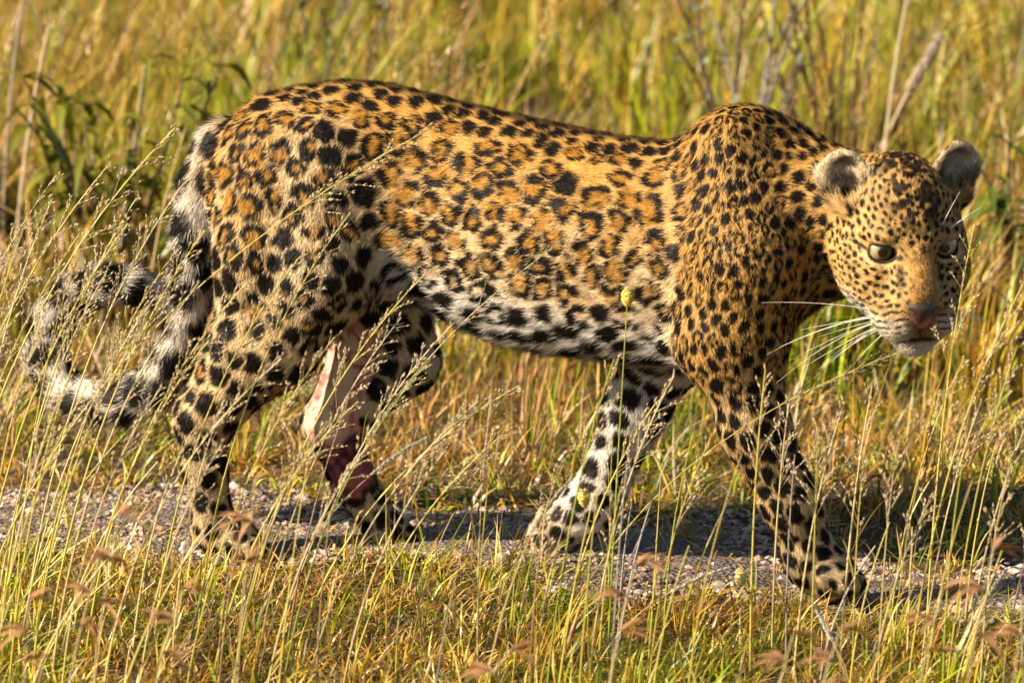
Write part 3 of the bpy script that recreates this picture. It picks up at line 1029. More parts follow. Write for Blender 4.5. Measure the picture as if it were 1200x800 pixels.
def tufts(heap, n, xr, yr, per, spread, hr, wr, wts, lean=.12, wind=(.06, 0), K=3, bend=.22, mask=None, patch=1.0, patch_seed=60, hvar=None):
    x, y = RNG.uniform(*xr, n), RNG.uniform(*yr, n)
    if mask is not None:
        m = mask(x, y)
        x, y = x[m], y[m]
        n = len(x)
    p1 = vnoise(np.stack([x * patch, y * patch, x * 0], 1), patch_seed)
    wts = np.asarray(wts, float)
    # patches drift between greener and drier mixes
    W = np.repeat(wts[None], n, 0)
    g = smooth(.35, .65, p1)
    W[:, 0] *= .25 + 1.9 * g; W[:, 1] *= .35 + 1.6 * g
    W[:, 2:] *= (1.7 - 1.1 * g)[:, None]
    g2 = smooth(.45, .70, vnoise(np.stack([x * patch * 1.7, y * patch * 1.7, x * 0 + 3], 1), patch_seed + 9))
    W[:, [4, 6, 7]] *= (.4 + 4.0 * g2)[:, None]
    cnt_ = RNG.poisson(per, n)
    idx = np.repeat(np.arange(n), cnt_)
    N = len(idx)
    tc = pick(W, n)
    own = pick(W[idx], N)
    mixw = (RNG.random((N, 1)) < .45)
    col = np.where(mixw, own, tc[idx] * RNG.uniform(.8, 1.2, (N, 1)))
    th = RNG.uniform(*hr, n) * (1 if hvar is None else hvar(x, y))
    r = np.abs(RNG.normal(0, 1, N)) * spread
    a = RNG.uniform(0, 6.283, N)
    bx, by = x[idx] + r * np.cos(a), y[idx] + r * np.sin(a)
    if mask is not None:
        kk = mask(bx, by)
        idx, r, a, bx, by, col = idx[kk], r[kk], a[kk], bx[kk], by[kk], col[kk]
        N = len(idx)
    h = th[idx] * RNG.uniform(.45, 1.1, N)
    base = np.stack([bx, by, height(bx, by) - .004], 1)
    ln = np.stack([np.cos(a), np.sin(a)], 1) * (np.abs(RNG.normal(0, lean, N)))[:, None] + np.array(wind)
    bd = np.stack([np.cos(a), np.sin(a)], 1) * (np.abs(RNG.normal(0, bend, N)))[:, None] + np.array(wind) * 1.5
    wd = RNG.uniform(*wr, N)
    tip = col * .55 + pick([1, 2, 4, 4, 1, .5, 1, 1], N) * .45
    heap.add(ribbons(base, h, ln, bd, wd, col, K, tip))


def st_of(x, y):
    return x * FWD[0] + y * FWD[1], x * LAT[0] + y * LAT[1]


def behind(t0, t1):
    def f(x, y):
        s, t = st_of(x, y)
        return (t > t0 + .05 * np.sin(s * 9)) & (t < t1)
    return f


def before(x, y):
    s, t = st_of(x, y)
    return t < track_edges(s)[0] + .015 + .02 * np.sin(s * 23)


# low dry growth just behind the track
hp_ = Heap()
tufts(hp_, 1900, (-1.7, 1.7), (.0, 2.3), 13, .030, (.022, .06), (.004, .0085), [2.4, 1.3, 1.5, 1.1, 4.0, 1.0, 3.0, 1.4], lean=.8, bend=.7, mask=behind(.36, 1.5), patch=5, K=2)
tufts(hp_, 1100, (-1.7, 1.7), (.1, 2.3), 10, .035, (.05, .13), (.0022, .0045), [1.5, 1.2, 1.4, 1.4, 4.2, 1.4, 2.2, 1.8], lean=.5, bend=.6, mask=behind(.46, 1.7), patch=4)
tufts(hp_, 300, (-1.7, 1.7), (.1, 2.4), 6, .03, (.12, .26), (.0020, .0040), [1.2, 1.4, 1.2, 2.0, 2.4, 1.6, .8, 1.6], lean=.10, bend=.08, mask=behind(.55, 1.8), patch=4)
tufts(hp_, 500, (-5, 5), (-1.5, 4), 9, .04, (.06, .16), (.003, .005), [1, 1, 2, 2, 2, 1, 1, 1], lean=.4, bend=.4, mask=behind(.5, 1.8))
hp_.build('low_grass', M_GRASS, 'low dry brown and green growth along the far edge of the track', 'grass')
# tall grass filling the field behind, with thin places that stay dark
hp_ = Heap()
hv_ = lambda x, y: .40 + 1.15 * vnoise(np.stack([x * 2.1, y * 2.1, x * 0], 1), 71)


def thin(m):
    return lambda x, y: m(x, y) & (vnoise(np.stack([x * 3.1, y * 3.1, x * 0], 1), 73) > .37)


always = lambda x, y: x == x
tufts(hp_, 2300, (-1.9, 1.9), (1.3, 4.4), 18, .034, (.16, .36), (.0030, .0085), [4.8, 6.2, 2.0, 1.7, 1.6, .6, .5, 1.6], lean=.24, bend=.34, mask=thin(behind(1.45, 9)), patch=2.2, hvar=hv_, K=4)
tufts(hp_, 2500, (-2.3, 2.3), (4.2, 8.6), 18, .040, (.18, .42), (.0045, .0120), [4.2, 6.6, 2.2, 2.0, 1.2, .6, .4, 2.4], lean=.24, bend=.34, mask=thin(always), patch=1.6, hvar=hv_)
tufts(hp_, 1500, (-2.2, 2.2), (1.8, 8.6), 9, .035, (.06, .20), (.006, .013), [2.4, 3.0, 2.6, 1.0, 1.4, .4, 1.4, 2.0], lean=.5, bend=.7, mask=thin(behind(1.7, 12)), patch=1.6)
tufts(hp_, 2200, (-7, 7), (2.0, 18), 14, .07, (.3, .5), (.005, .010), [3.0, 4.2, 3.0, 2.2, .8, .6, .6, 1.4], lean=.14, bend=.2, mask=lambda x, y: (np.abs(x) > 1.7 + .08 * y) | (y > 8.2), patch=.8)
hp_.build('tall_grass', M_GRASS, 'tall green and golden grass filling the field behind the leopard', 'grass')
# seed fluff riding on top of the field
hp_ = Heap()
n_ = 2600
fx_, fy_ = RNG.uniform(-2.2, 2.2, n_), RNG.uniform(2.0, 8.6, n_)
mm = thin(behind(1.9, 12))(fx_, fy_) & (vnoise(np.stack([fx_ * 1.5, fy_ * 1.5, fx_ * 0], 1), 75) > .42)
fx_, fy_ = fx_[mm], fy_[mm]
k_ = np.repeat(np.arange(len(fx_)), 46)
N_ = len(k_)
zc_ = (RNG.uniform(.22, .50, len(fx_)))[k_]
ux = RNG.random(N_)
b_ = np.stack([fx_[k_] + RNG.normal(0, .010, N_) + ux * .03, fy_[k_] + RNG.normal(0, .012, N_), zc_ + ux * .12], 1)
fc_ = (np.stack([ROSE, STRAW, GOLD, ROSE * .8, BROWN * 1.6])[RNG.choice(5, len(fx_))])[k_] * RNG.uniform(.7, 1.25, (N_, 1))
hp_.add(ribbons(b_, RNG.uniform(.012, .026, N_), RNG.normal(0, .6, (N_, 2)), RNG.normal(0, .3, (N_, 2)), RNG.uniform(.002, .004, N_), fc_, 1))
stem_b = np.stack([fx_, fy_, height(fx_, fy_) - .004], 1)
hs_ = RNG.uniform(.3, .5, len(fx_))
hp_.add(ribbons(stem_b, hs_, np.zeros((len(fx_), 2)), np.tile([.05, 0], (len(fx_), 1)), np.full(len(fx_), .003), pick([1, 2, 3, 3, .5, 0, 0, 1], len(fx_)), 2))
hp_.build('seed_fluff', M_GRASS, 'pinkish seed heads floating over the field behind the leopard', 'grass')
# short turf in front of the track
hp_ = Heap()
tufts(hp_, 3300, (-1.25, 1.25), (-2.0, .25), 15, .018, (.022, .070), (.0020, .0048), [1.5, 2.5, 3.4, 2.8, 1.8, .7, 1.8, .9], lean=.65, bend=.95, mask=before, patch=5.5, patch_seed=62, wind=(.08, 0))
tufts(hp_, 420, (-1.25, 1.25), (-2.0, .25), 8, .013, (.07, .16), (.0020, .0044), [1.4, 2.8, 2.4, 2.8, .6, .6, .7, .4], lean=.25, bend=.34, mask=before, patch=5, patch_seed=62, wind=(.12, 0))
tufts(hp_, 280, (-1.25, 1.25), (-.4, .6), 7, .012, (.03, .08), (.0018, .0034), [1.7, 2.6, 2.2, 2.4, 1, .6, 1.2, .8], lean=.4, bend=.4, patch=5, patch_seed=62)
tufts(hp_, 1500, (-4.5, 4.5), (-4.5, 1.2), 10, .05, (.04, .12), (.003, .006), [1.7, 2.4, 3.2, 2.8, 1.0, .6, 1.0, .5], lean=.4, bend=.5, mask=lambda x, y: before(x, y) & ((np.abs(x) > 1.2) | (y < -1.95)))
hp_.build('short_grass', M_GRASS, 'short curled golden and green grass along the near edge of the track', 'grass')
# straw and leaf litter lying on the track and at its edges
hp_ = Heap()
n_ = 5200
ls, lt = RNG.uniform(-1.5, 1.5, n_), RNG.uniform(-.35, .75, n_)
lx, ly = local_xy(ls, lt)
la = RNG.uniform(0, 6.283, n_)
ll = RNG.uniform(.015, .07, n_)
hp_.add(ribbons(np.stack([lx, ly, height(lx, ly) + RNG.uniform(.010, .024, n_)], 1), ll * .18, np.stack([np.cos(la), np.sin(la)], 1) * 4.5, RNG.normal(0, .7, (n_, 2)), RNG.uniform(.0016, .0045, n_), pick([.3, .5, 2.5, 3, 2.4, 1.6, 1.2, 1.6], n_), 3, twist=la + 1.57))
lit = hp_
v_ = np.concatenate(lit.v); v_[:, 2] = np.clip(v_[:, 2], height(v_[:, 0], v_[:, 1]) + .012, None); lit.v = [v_]
lit.build('straw_litter', M_STRAW, 'dead straw and leaf litter strewn over the gravel track', 'litter')
# ------------------------------------------------------------------ single grass stalks and weeds, each a thing of its own
class Bits:
    def __init__(self):
        self.v, self.q, self.c, self.n = [], [], [], 0

    def add(self, v, q, c):
        v = np.asarray(v); c = np.asarray(c, float)
        if c.ndim == 1:
            c = np.repeat(c[None], len(v), 0)
        self.v.append(v); self.q.append(np.asarray(q) + self.n); self.c.append(c); self.n += len(v)

    def build(self, name, parent, org, mat=None):
        me = mesh_from(name, np.concatenate(self.v) - org, None, mat or M_STRAW, cols=np.concatenate(self.c), quads=np.concatenate(self.q), smooth_shade=True)
        return link(name, me, parent)


rnd = random.Random(77)


def bez(a, c, b, n):
    u = np.linspace(0, 1, n)[:, None]
    return (1 - u) ** 2 * a + 2 * u * (1 - u) * c + u ** 2 * b


def seed(bits, p, d, ln, wd, col):
    """a slim pointed spikelet"""
    d = norm(np.asarray(d, float)); ref = np.array([.3, .8, .52])
    a = norm(np.cross(d, ref)); b = np.cross(d, a)
    m = p + d * ln * .4; e = p + d * ln
    v = np.array([p, p, m + a * wd, m + b * wd, m - a * wd, m - b * wd, e, e])
    bits.add(v, [[0, 2, 3, 1], [0, 3, 4, 1], [0, 4, 5, 1], [0, 5, 2, 1], [6, 3, 2, 7], [6, 4, 3, 7], [6, 5, 4, 7], [6, 2, 5, 7]], np.asarray(col) * rnd.uniform(.75, 1.25))


def blade(bits, p, d, ln, wd, col, droop=.35, tip=None, K=6):
    d = norm(np.asarray(d, float))
    u = np.linspace(0, 1, K + 1)[:, None]
    pts = p + d * ln * u + np.array([0, 0, -1.0]) * droop * ln * u ** 2
    sd = norm(np.cross(d, [0, 0, 1.0]) + np.array([0, .3, .1]))
    w_ = wd * np.minimum(1, .5 + u * 2.5) * np.minimum(1, (1 - u) * 1.8 + .04) * .5
    fold = np.array([0, 0, 1.0]) * w_ * .35
    v = np.concatenate([pts - sd * w_ + fold, pts, pts + sd * w_ + fold])
    n = K + 1
    q = [[k, n + k, n + k + 1, k + 1] for k in range(K)] + [[n + k, 2 * n + k, 2 * n + k + 1, n + k + 1] for k in range(K)]
    tip = col if tip is None else tip
    c = np.asarray(col) * (1 - u) + np.asarray(tip) * u
    bits.add(v, q, np.concatenate([c, c, c]))


STEM_C = {'green': (np.array([.22, .27, .02]), np.array([.42, .43, .06])), 'gold': (np.array([.48, .40, .05]), np.array([.64, .52, .14])),
          'straw': (np.array([.54, .41, .17]), np.array([.68, .56, .32])), 'brown': (np.array([.26, .15, .07]), np.array([.40, .27, .16])), 'grey': (np.array([.30, .26, .23]), np.array([.44, .39, .35]))}


def stalk(kind, bx, y, tx, ty, label, group=None, hue='gold', ytip=None, sag=.10, rad=.0011, head=.34, name='grass_stalk', cat='grass', seedcol=None, leaves=1, dens=1.0):
    """bx: foot's place along the picture at depth y; tip at picture place (tx, ty) and depth ytip"""
    foot_x = at_y(bx, 700, y)[0]
    a = np.array([foot_x, y, float(height(np.array([foot_x]), np.array([y]))[0]) - .003])
    b = at_y(tx, ty, y if ytip is None else ytip)
    ln = np.linalg.norm(b - a)
    mid = (a + b) / 2 + np.array([-(b[0] - a[0]) * .30 + rnd.uniform(-.02, .02) * ln, 0, ln * sag])
    pts = bez(a, mid, b, 16)
    o = thing(name, label, cat, a, 0, group)
    c0, c1 = STEM_C[hue]
    jit = rnd.uniform(.82, 1.15)
    u = np.linspace(0, 1, 16)
    v, q = tube(pts, rad * (1.15 - .75 * u), 5)
    st = Bits(); st.add(v, q, np.repeat((c0 * (1 - u[:, None]) + c1 * u[:, None]) * jit, 5, 0))
    for k in (5, 9):                    # joints on the stem
        v, q = tube(pts[k] + np.outer(np.linspace(-.004, .004, 4), norm(pts[k + 1] - pts[k])), np.array([1.0, 1.7, 1.7, 1.0]) * rad * (1.1 - .7 * k / 16), 5)
        st.add(v, q, c0 * .75)
    st.build('stem', o, a)
    for _ in range(leaves):
        k = rnd.randint(1, 6)
        lf = Bits()
        sd = rnd.choice((-1, 1))
        blade(lf, pts[k], norm(pts[k + 1] - pts[k]) + np.array([sd * rnd.uniform(.2, .5), rnd.uniform(-.3, .3), .1]), rnd.uniform(.07, .17), rnd.uniform(.0022, .0040), c0 * .9, droop=rnd.uniform(.2, .8), tip=c1)
        lf.build('leaf', o, a, M_GRASS)
    sc = np.array(seedcol if seedcol is not None else (.50, .38, .22))
    hd_ = Bits()
    dense = bez(a, mid, b, 200)
    arc = np.concatenate([[0], np.cumsum(np.linalg.norm(np.diff(dense, axis=0), axis=1))])
    tot = arc[-1]

    def on(d):
        k = min(int(np.searchsorted(arc, d)), 198)
        return dense[k], norm(dense[k + 1] - dense[k])
    if kind == 'panicle':
        hl = min(head * tot, .24)
        nb = int(hl / .0105 * dens)
        for k in range(nb):
            f = k / nb
            p, d = on(tot - hl + hl * f)
            bl = (.058 * (1 - f) ** .7 + .012) * rnd.uniform(.55, 1.15)
            az = rnd.uniform(0, 6.283)
            out = norm(np.array([math.cos(az), math.sin(az), 0]) - d * (math.cos(az) * d[0] + math.sin(az) * d[1]))
            bd = norm(d * rnd.uniform(.9, 1.5) + out * rnd.uniform(.4, .85))
            bp = p + np.outer(np.linspace(0, 1, 4) * bl, bd) + np.outer(np.linspace(0, 1, 4) ** 2 * bl * .18, [0, 0, -1])
            v, q = tube(bp, np.array([.00042, .00036, .0003, .0002]), 3)
            hd_.add(v, q, c1 * .85)
            for m in range(max(2, int(bl / .0075))):
                g = rnd.uniform(.3, 1.0)
                pp = p + bd * bl * g + np.array([0, 0, -1]) * .18 * bl * g * g
                seed(hd_, pp, bd + out * rnd.uniform(-.5, .5) + np.array([rnd.uniform(-.3, .3), rnd.uniform(-.3, .3), rnd.uniform(-.3, .2)]), rnd.uniform(.006, .0115), rnd.uniform(.0009, .0015), sc)
        hd_.build('seed_head', o, a)
    elif kind == 'spike':               # narrow woolly spike
        hl = min(head * tot, .105)
        for k in range(int(330 * dens)):
            f = rnd.random()
            p, d = on(tot - hl + hl * f)
            az = rnd.uniform(0, 6.283)
            out = norm(np.array([math.cos(az), math.sin(az), rnd.uniform(-1, 1)]))
            prof = math.sin(min(1, f * 1.12 + .06) * math.pi) ** .5
            seed(hd_, p, d * 1.1 + out * .55, .0105 * (.45 + .6 * prof), .0006, sc)
        hd_.build('seed_head', o, a)
    elif kind == 'bud':                 # plump oval head
        p, d = on(tot - .001)
        al = norm(np.cross(d, [0, 1.0, 0])); be = np.cross(d, al)
        uu = np.linspace(0, 1, 10)
        v, q = tube(p + np.outer(uu * .026 - .002, d), .0078 * np.sin(np.clip(uu * .97 + .02, 0, 1) * math.pi) ** .6, 9)
        hd_.add(v, q, sc)
        for k in range(240):
            f = rnd.random(); az = rnd.uniform(0, 6.283)
            out = al * math.cos(az) + be * math.sin(az)
            seed(hd_, p + d * (f * .026 - .002) + out * .0066 * math.sin(min(1, f + .02) * math.pi) ** .6, d * 1.2 + out, .0055, .0007, sc)
        hd_.build('seed_head', o, a)
    elif kind == 'spathe':              # drooping clusters of papery brown bracts
        for cl in range(3):
            hd_ = Bits()
            p, d = on(tot * (1 - .13 * cl))
            sdx = 1 if cl % 2 == 0 else -1
            for m in range(6):
                az = rnd.uniform(-1.2, 1.2)
                blade(hd_, p, np.array([sdx * math.cos(az), math.sin(az), rnd.uniform(-.1, .7)]), rnd.uniform(.04, .075), rnd.uniform(.007, .012), sc * rnd.uniform(.7, 1.25), droop=rnd.uniform(.1, .6), K=4)
            hd_.build('bract_cluster', o, a, M_GRASS)
    return o


HUEWORD = {'gold': 'golden', 'straw': 'pale straw-coloured', 'brown': 'dull brown', 'green': 'greenish', 'grey': 'grey'}


def panicle_set(bx, y, tx, ty, place, group, hue):
    tall = 'tall' if 668 - 145 * y - ty > 390 else ('short' if 668 - 145 * y - ty < 260 else 'slender')
    stalk('panicle', bx, y, tx, ty, '%s %s grass stalk with feathery seed head, %s' % (tall, HUEWORD[hue], place), '%s %s %s' % (tall, HUEWORD[hue], group), hue=hue, rad=rnd.uniform(.0013, .0019), leaves=1, dens=rnd.uniform(.9, 1.6))


G1 = 'seeding stalks around the curled tail'
L1 = 'leaning over the leopard\'s curled tail'
for bx, y, tx, ty, hue in ((-70, -.45, 205, 150, 'gold'), (-120, -.40, 66, 205, 'straw'), (-40, -.35, 62, 232, 'straw'), (-30, -.55, 150, 262, 'gold'), (-80, -.6, 96, 270, 'gold'), (-10, -.5, 125, 318, 'straw'),
                           (40, -.5, 205, 295, 'gold'), (20, -.62, 180, 350, 'straw'), (-30, -.7, 60, 345, 'gold'), (10, -.75, 108, 372, 'gold'), (60, -.72, 232, 332, 'straw'), (-60, -.5, 12, 300, 'brown'),
                           (-60, -.65, 30, 262, 'gold'), (-100, -.3, 130, 190, 'gold'), (-50, -.75, 45, 400, 'straw'), (0, -.42, 160, 232, 'gold'), (55, -.55, 240, 270, 'gold'), (-20, -.9, 110, 440, 'gold'), (70, -.85, 190, 452, 'straw'), (15, -.6, 90, 300, 'gold'), (-75, -.7, 10, 372, 'gold'), (30, -.38, 215, 215, 'straw'), (35, -.8, 150, 410, 'gold'), (85, -.7, 245, 398, 'gold'), (-10, -.85, 75, 455, 'straw')):
    panicle_set(bx, y, tx, ty, L1, G1, hue)
G2 = 'seeding stalks before the hind legs'
L2 = 'standing before the leopard\'s hind legs'
for bx, y, tx, ty, hue in ((180, -.55, 352, 300, 'gold'), (120, -.8, 330, 420, 'straw'), (215, -.85, 392, 395, 'gold'), (250, -.7, 420, 470, 'gold'), (280, -.6, 497, 322, 'gold'), (300, -.65, 470, 372, 'straw'),
                           (330, -.8, 505, 420, 'green'), (310, -.85, 432, 520, 'straw'), (360, -.75, 560, 470, 'straw'), (345, -.6, 607, 452, 'gold'), (200, -.75, 262, 470, 'straw'), (155, -.6, 225, 505, 'straw'),
                           (100, -.6, 290, 330, 'gold'), (230, -.5, 410, 250, 'gold'), (270, -.9, 380, 500, 'gold'), (340, -.55, 530, 380, 'straw'), (410, -.7, 600, 500, 'gold'), (160, -.85, 260, 520, 'straw'), (255, -.85, 300, 560, 'brown'), (400, -.8, 520, 530, 'straw')):
    panicle_set(bx, y, tx, ty, L2, G2, hue)
G3 = 'seeding stalks before the far foreleg'
L3 = 'standing before the leopard\'s far foreleg'
for bx, y, tx, ty, hue in ((560, -.7, 575, 470, 'straw'), (600, -.75, 660, 545, 'gold'), (640, -.8, 720, 420, 'green'), (655, -.6, 770, 470, 'gold'), (690, -.7, 790, 440, 'straw'), (700, -.85, 730, 560, 'gold'), (620, -.85, 640, 600, 'brown'), (760, -.8, 830, 520, 'gold')):
    panicle_set(bx, y, tx, ty, L3, G3, hue)
G4 = 'seeding stalks below the leopard head'
L4 = 'standing below or beside the leopard\'s muzzle'
for bx, y, tx, ty, hue in ((880, -.7, 897, 432, 'gold'), (905, -.6, 925, 470, 'straw'), (930, -.75, 990, 470, 'straw'), (950, -.8, 958, 500, 'gold'), (985, -.6, 1022, 452, 'straw'), (1000, -.75, 1012, 540, 'gold'),
                           (1030, -.8, 1052, 520, 'straw'), (1040, -.6, 1130, 420, 'gold'), (1065, -.75, 1205, 322, 'gold'), (1080, -.65, 1150, 470, 'straw'), (1110, -.8, 1192, 405, 'gold'), (1130, -.7, 1215, 470, 'straw'),
                           (1150, -.85, 1180, 560, 'straw'), (1085, -.55, 1142, 262, 'gold'), (1175, -.8, 1225, 590, 'brown'), (1020, -.85, 1090, 585, 'straw')):
    panicle_set(bx, y, tx, ty, L4, G4, hue)
stalk('panicle', 648, -.55, 1066, 408, 'arching grass stalk with a dark drooping seed head under the leopard\'s chin', hue='gold', ytip=-.42, sag=.12, head=.30, seedcol=(.17, .12, .085), rad=.0014, dens=1.9)
stalk('panicle', -40, -.55, 502, 152, 'long grass stalk slanting right across the leopard\'s haunch', hue='gold', sag=.08, head=.40, rad=.0014, dens=1.1)
stalk('panicle', 330, -.45, 690, 262, 'thin seed-tipped grass stalk slanting across the leopard\'s flank', hue='straw', sag=.10, head=.3, rad=.0010, seedcol=(.25, .18, .10), dens=.8)
# woolly spikes
stalk('spike', 300, -.75, 500, 512, 'grey woolly grass spike arching before the wounded hind leg', hue='brown', sag=.16, seedcol=(.50, .44, .38))
stalk('spike', 560, -.72, 668, 562, 'grey woolly grass spike nodding over the track before the far forepaw', hue='brown', sag=.12, seedcol=(.55, .48, .40))
stalk('spike', 690, -.72, 855, 664, 'pale woolly grass spike lying low between the two forelegs', hue='straw', sag=.14, seedcol=(.58, .50, .38))
stalk('spike', 1000, -.9, 957, 716, 'white silky grass spike bent below the near forepaw', hue='straw', sag=.05, seedcol=(.56, .51, .46), dens=.6)
stalk('spike', 1120, -.8, 1178, 668, 'pale woolly grass spike at the shaded end of the track', hue='straw', sag=.05, seedcol=(.58, .50, .38))
# plump heads
stalk('bud', 712, -.62, 735, 356, 'tall green stalk with a plump yellow seed head before the belly', hue='green', sag=.0, rad=.0016, seedcol=(.80, .60, .10), leaves=0)
stalk('bud', 690, -.70, 685, 592, 'green stalk with a plump yellow seed head before the far forepaw', hue='green', sag=.0, rad=.0013, seedcol=(.80, .58, .12), leaves=0)
stalk('bud', 872, -.60, 868, 686, 'short stalk with a small pale seed head on the track edge', hue='green', sag=.0, rad=.0010, seedcol=(.75, .60, .24), leaves=0)
# red oat grass, nearer than everything else
G5 = 'papery brown bracts in the near grass'
L5 = 'dry grass stalk with papery brown drooping bracts rising from the near turf'
for bx, y, tx, ty in ((60, -1.5, 118, 655), (90, -1.7, 140, 600), (150, -1.6, 215, 690), (20, -1.6, 35, 700), (880, -1.7, 930, 742), (930, -1.8, 985, 735), (1060, -1.6, 1105, 690), (1120, -1.9, 1165, 640), (700, -1.5, 745, 660), (480, -1.7, 600, 760), (1180, -1.7, 1200, 705), (270, -1.4, 300, 560)):
    stalk('spathe', bx, y, tx, ty, L5, G5, hue='straw', sag=.05, seedcol=(.40, .21, .10), rad=.0016, leaves=0)
# bare straws
for k in range(46):
    bx = rnd.uniform(-30, 1230); y = rnd.uniform(-1.15, -.42)
    ln = rnd.uniform(110, 300)
    gy_ = 668 - 145 * y
    left = max(0, 1 - bx / 500)
    hue = rnd.choice(('gold', 'straw', 'green', 'grey', 'brown', 'gold'))
    where = 'under and behind the hind legs' if bx < 420 else ('between the wounded leg and the near forepaw' if bx < 900 else 'around the near forepaw')
    stalk('none', bx, y, bx + rnd.uniform(-10, 70) + left * ln * .45, gy_ - ln, 'bare %s straw in the turf %s' % (HUEWORD[hue], where), '%s straws %s' % (HUEWORD[hue], where), hue=hue, sag=rnd.uniform(0, .08), rad=rnd.uniform(.0011, .0021), leaves=rnd.choice((0, 1, 1, 2)))


def sprig(bx, y, hpx, label, name='leafy_sprig', cat='weed', col=(.30, .29, .04), n=26, group=None):
    """small upright weed: woody stem with narrow leaves"""
    fx = at_y(bx, 700, y)[0]
    a = np.array([fx, y, float(height(np.array([fx]), np.array([y]))[0]) - .003])
    hgt = hpx / 765.0
    o = thing(name, label, cat, a, 0, group)
    lv = Bits(); stb = Bits()
    for br in range(4):
        tipp = a + np.array([rnd.uniform(-.28, .28) * hgt, rnd.uniform(-.2, .2) * hgt, hgt * rnd.uniform(.6, 1)])
        pts = bez(a, (a + tipp) / 2 + np.array([rnd.uniform(-.05, .05) * hgt, 0, .1 * hgt]), tipp, 10)
        v, q = tube(pts, np.linspace(.0016, .0006, 10), 5)
        stb.add(v, q, (.22, .13, .07))
        for m in range(n):
            k = rnd.randint(2, 9)
            blade(lv, pts[k], np.array([rnd.uniform(-1, 1), rnd.uniform(-1, 1), rnd.uniform(.1, 1.4)]), rnd.uniform(.012, .034), rnd.uniform(.0022, .0042), np.array(rnd.choice((col, (.42, .36, .06), (.50, .40, .16), (.16, .2, .02)))), droop=rnd.uniform(-.1, .4), K=3)
    stb.build('stem', o, a); lv.build('foliage', o, a, M_GRASS)
    return o


sprig(496, -.55, 135, 'leafy yellow-green sprig beside the wounded leg\'s paw', n=16)
sprig(168, -.42, 110, 'rusty dry sprig standing on the track edge under the tail', col=(.42, .20, .07), n=18)
sprig(1105, .55, 90, 'small green weed growing at the shaded far edge of the track', col=(.10, .17, .02), n=14)

# weeds and dry stems in the field behind
def twig_bush(bx, y, hpx, label, leafcol, barkcol, nb=9, leaf=(.015, .03), lw=(.006, .010), nl=9, spread=.45, name='dry_shrub', cat='shrub', droop=.2):
    sc_ = (y + 11) / 11
    fx = at_y(bx, 300, y)[0]
    a = np.array([fx, y, float(height(np.array([fx]), np.array([y]))[0]) - .005])
    hgt = hpx / 765.0 * sc_
    o = thing(name, label, cat, a)
    stb, lv = Bits(), Bits()
    for k in range(nb):
        az = rnd.uniform(0, 6.283); r_ = rnd.uniform(.1, spread)
        tipp = a + np.array([math.cos(az) * r_ * hgt, math.sin(az) * r_ * hgt, hgt * rnd.uniform(.65, 1)])
        pts = bez(a, (a + tipp) / 2 + np.array([rnd.uniform(-.1, .1) * hgt, 0, .08 * hgt]), tipp, 9)
        v, q = tube(pts, np.linspace(.0065, .0022, 9), 5)
        stb.add(v, q, barkcol)
        for m in range(nl):
            j_ = rnd.randint(4, 8)
            blade(lv, pts[j_], np.array([rnd.uniform(-1, 1), rnd.uniform(-1, 1), rnd.uniform(-.2, 1)]), rnd.uniform(*leaf), rnd.uniform(*lw), np.array(leafcol) * rnd.uniform(.7, 1.3), droop=droop, K=3)
    stb.build('stem', o, a); lv.build('foliage', o, a, M_GRASS)


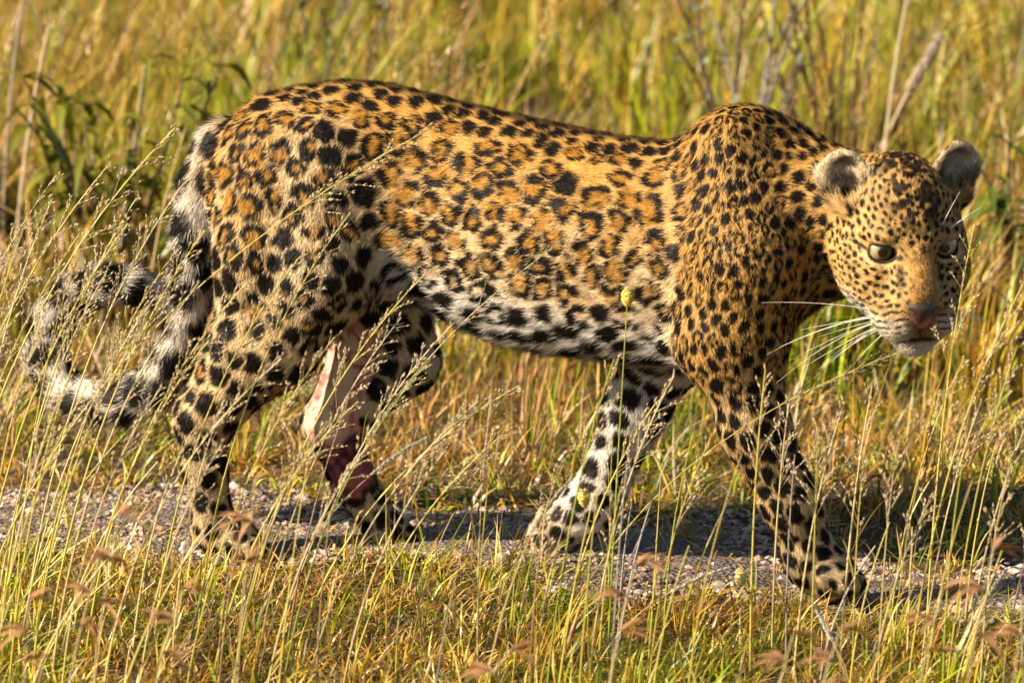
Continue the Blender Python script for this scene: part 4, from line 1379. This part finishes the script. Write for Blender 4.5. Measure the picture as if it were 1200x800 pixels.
twig_bush(868, 2.9, 340, 'grey-leaved twiggy shrub rising behind the leopard\'s shoulders', (.26, .30, .22), (.14, .095, .08), nb=10, leaf=(.025, .045), lw=(.009, .015))
twig_bush(990, 3.0, 350, 'bare brown twiggy shrub rising behind the leopard\'s neck', (.30, .20, .13), (.12, .07, .05), nb=12, nl=5)
twig_bush(132, 2.1, 300, 'weed with drooping olive leaves beyond the leopard\'s tail', (.15, .15, .015), (.16, .11, .03), nb=13, leaf=(.07, .12), lw=(.018, .030), nl=8, spread=.42, name='broad_leaved_weed', cat='weed', droop=.9)
twig_bush(415, 3.3, 330, 'small dark green bush just above the leopard\'s rump', (.045, .085, .012), (.10, .08, .04), nb=10, leaf=(.02, .04), lw=(.010, .016), nl=16, spread=.3, name='green_bush', cat='bush')
twig_bush(1205, 1.9, 260, 'leafy dark green weed standing beyond the leopard\'s face', (.07, .12, .012), (.12, .10, .04), nb=6, leaf=(.05, .08), lw=(.015, .022), nl=9, spread=.25, name='broad_leaved_weed', cat='weed', droop=.5)


def dry_stem(bx, y, tx, ty, label, group=None, rad=.005, col=(.56, .44, .30), fluffy=False):
    fx = at_y(bx, 300, y)[0]
    a = np.array([fx, y, float(height(np.array([fx]), np.array([y]))[0]) - .005])
    b = at_y(tx, ty, y)
    o = thing('dry_reed', label, 'reed', a, 0, group)
    pts = bez(a, (a + b) / 2 + np.array([-.02, 0, .03]), b, 12)
    v, q = tube(pts, np.linspace(rad, rad * .55, 12), 6)
    s_ = Bits(); s_.add(v, q, np.array(col)); s_.build('stem', o, a)
    for k in (4, 7, 10):
        lf = Bits()
        blade(lf, pts[k], norm(pts[k] - pts[k - 1]) + np.array([rnd.choice((-.5, .5)), .2, .1]), rnd.uniform(.10, .2), .008, np.array(col) * .9, droop=.5)
        lf.build('leaf', o, a, M_GRASS)
    if fluffy:
        hd_ = Bits()
        for k in range(420):
            f_ = rnd.random()
            d = norm(pts[-1] - pts[-4])
            seed(hd_, pts[-4] + (pts[-1] - pts[-4]) * f_, d + norm(np.array([rnd.gauss(0, 1), rnd.gauss(0, 1), rnd.gauss(0, 1)])) * .8, .02, .0012, (.55, .42, .33))
        hd_.build('seed_head', o, a)


dry_stem(1028, 2.6, 1066, -15, 'thick pale dry stem standing upright behind the leopard\'s ears')
dry_stem(985, 2.7, 1100, 46, 'pale dry stem with a fluffy head leaning right behind the leopard\'s ears', fluffy=True, rad=.004)
dry_stem(15, 2.3, 58, 30, 'pale dry stem in the thicket beyond the tail, leaning right', rad=.005)
dry_stem(2, 2.5, 30, -20, 'greyish dry stem in the thicket beyond the tail, nearly upright', rad=.004, col=(.40, .32, .27))
dry_stem(165, 1.7, 218, 150, 'thin dry stem rising just behind the base of the leopard\'s tail', rad=.003, col=(.50, .36, .16))
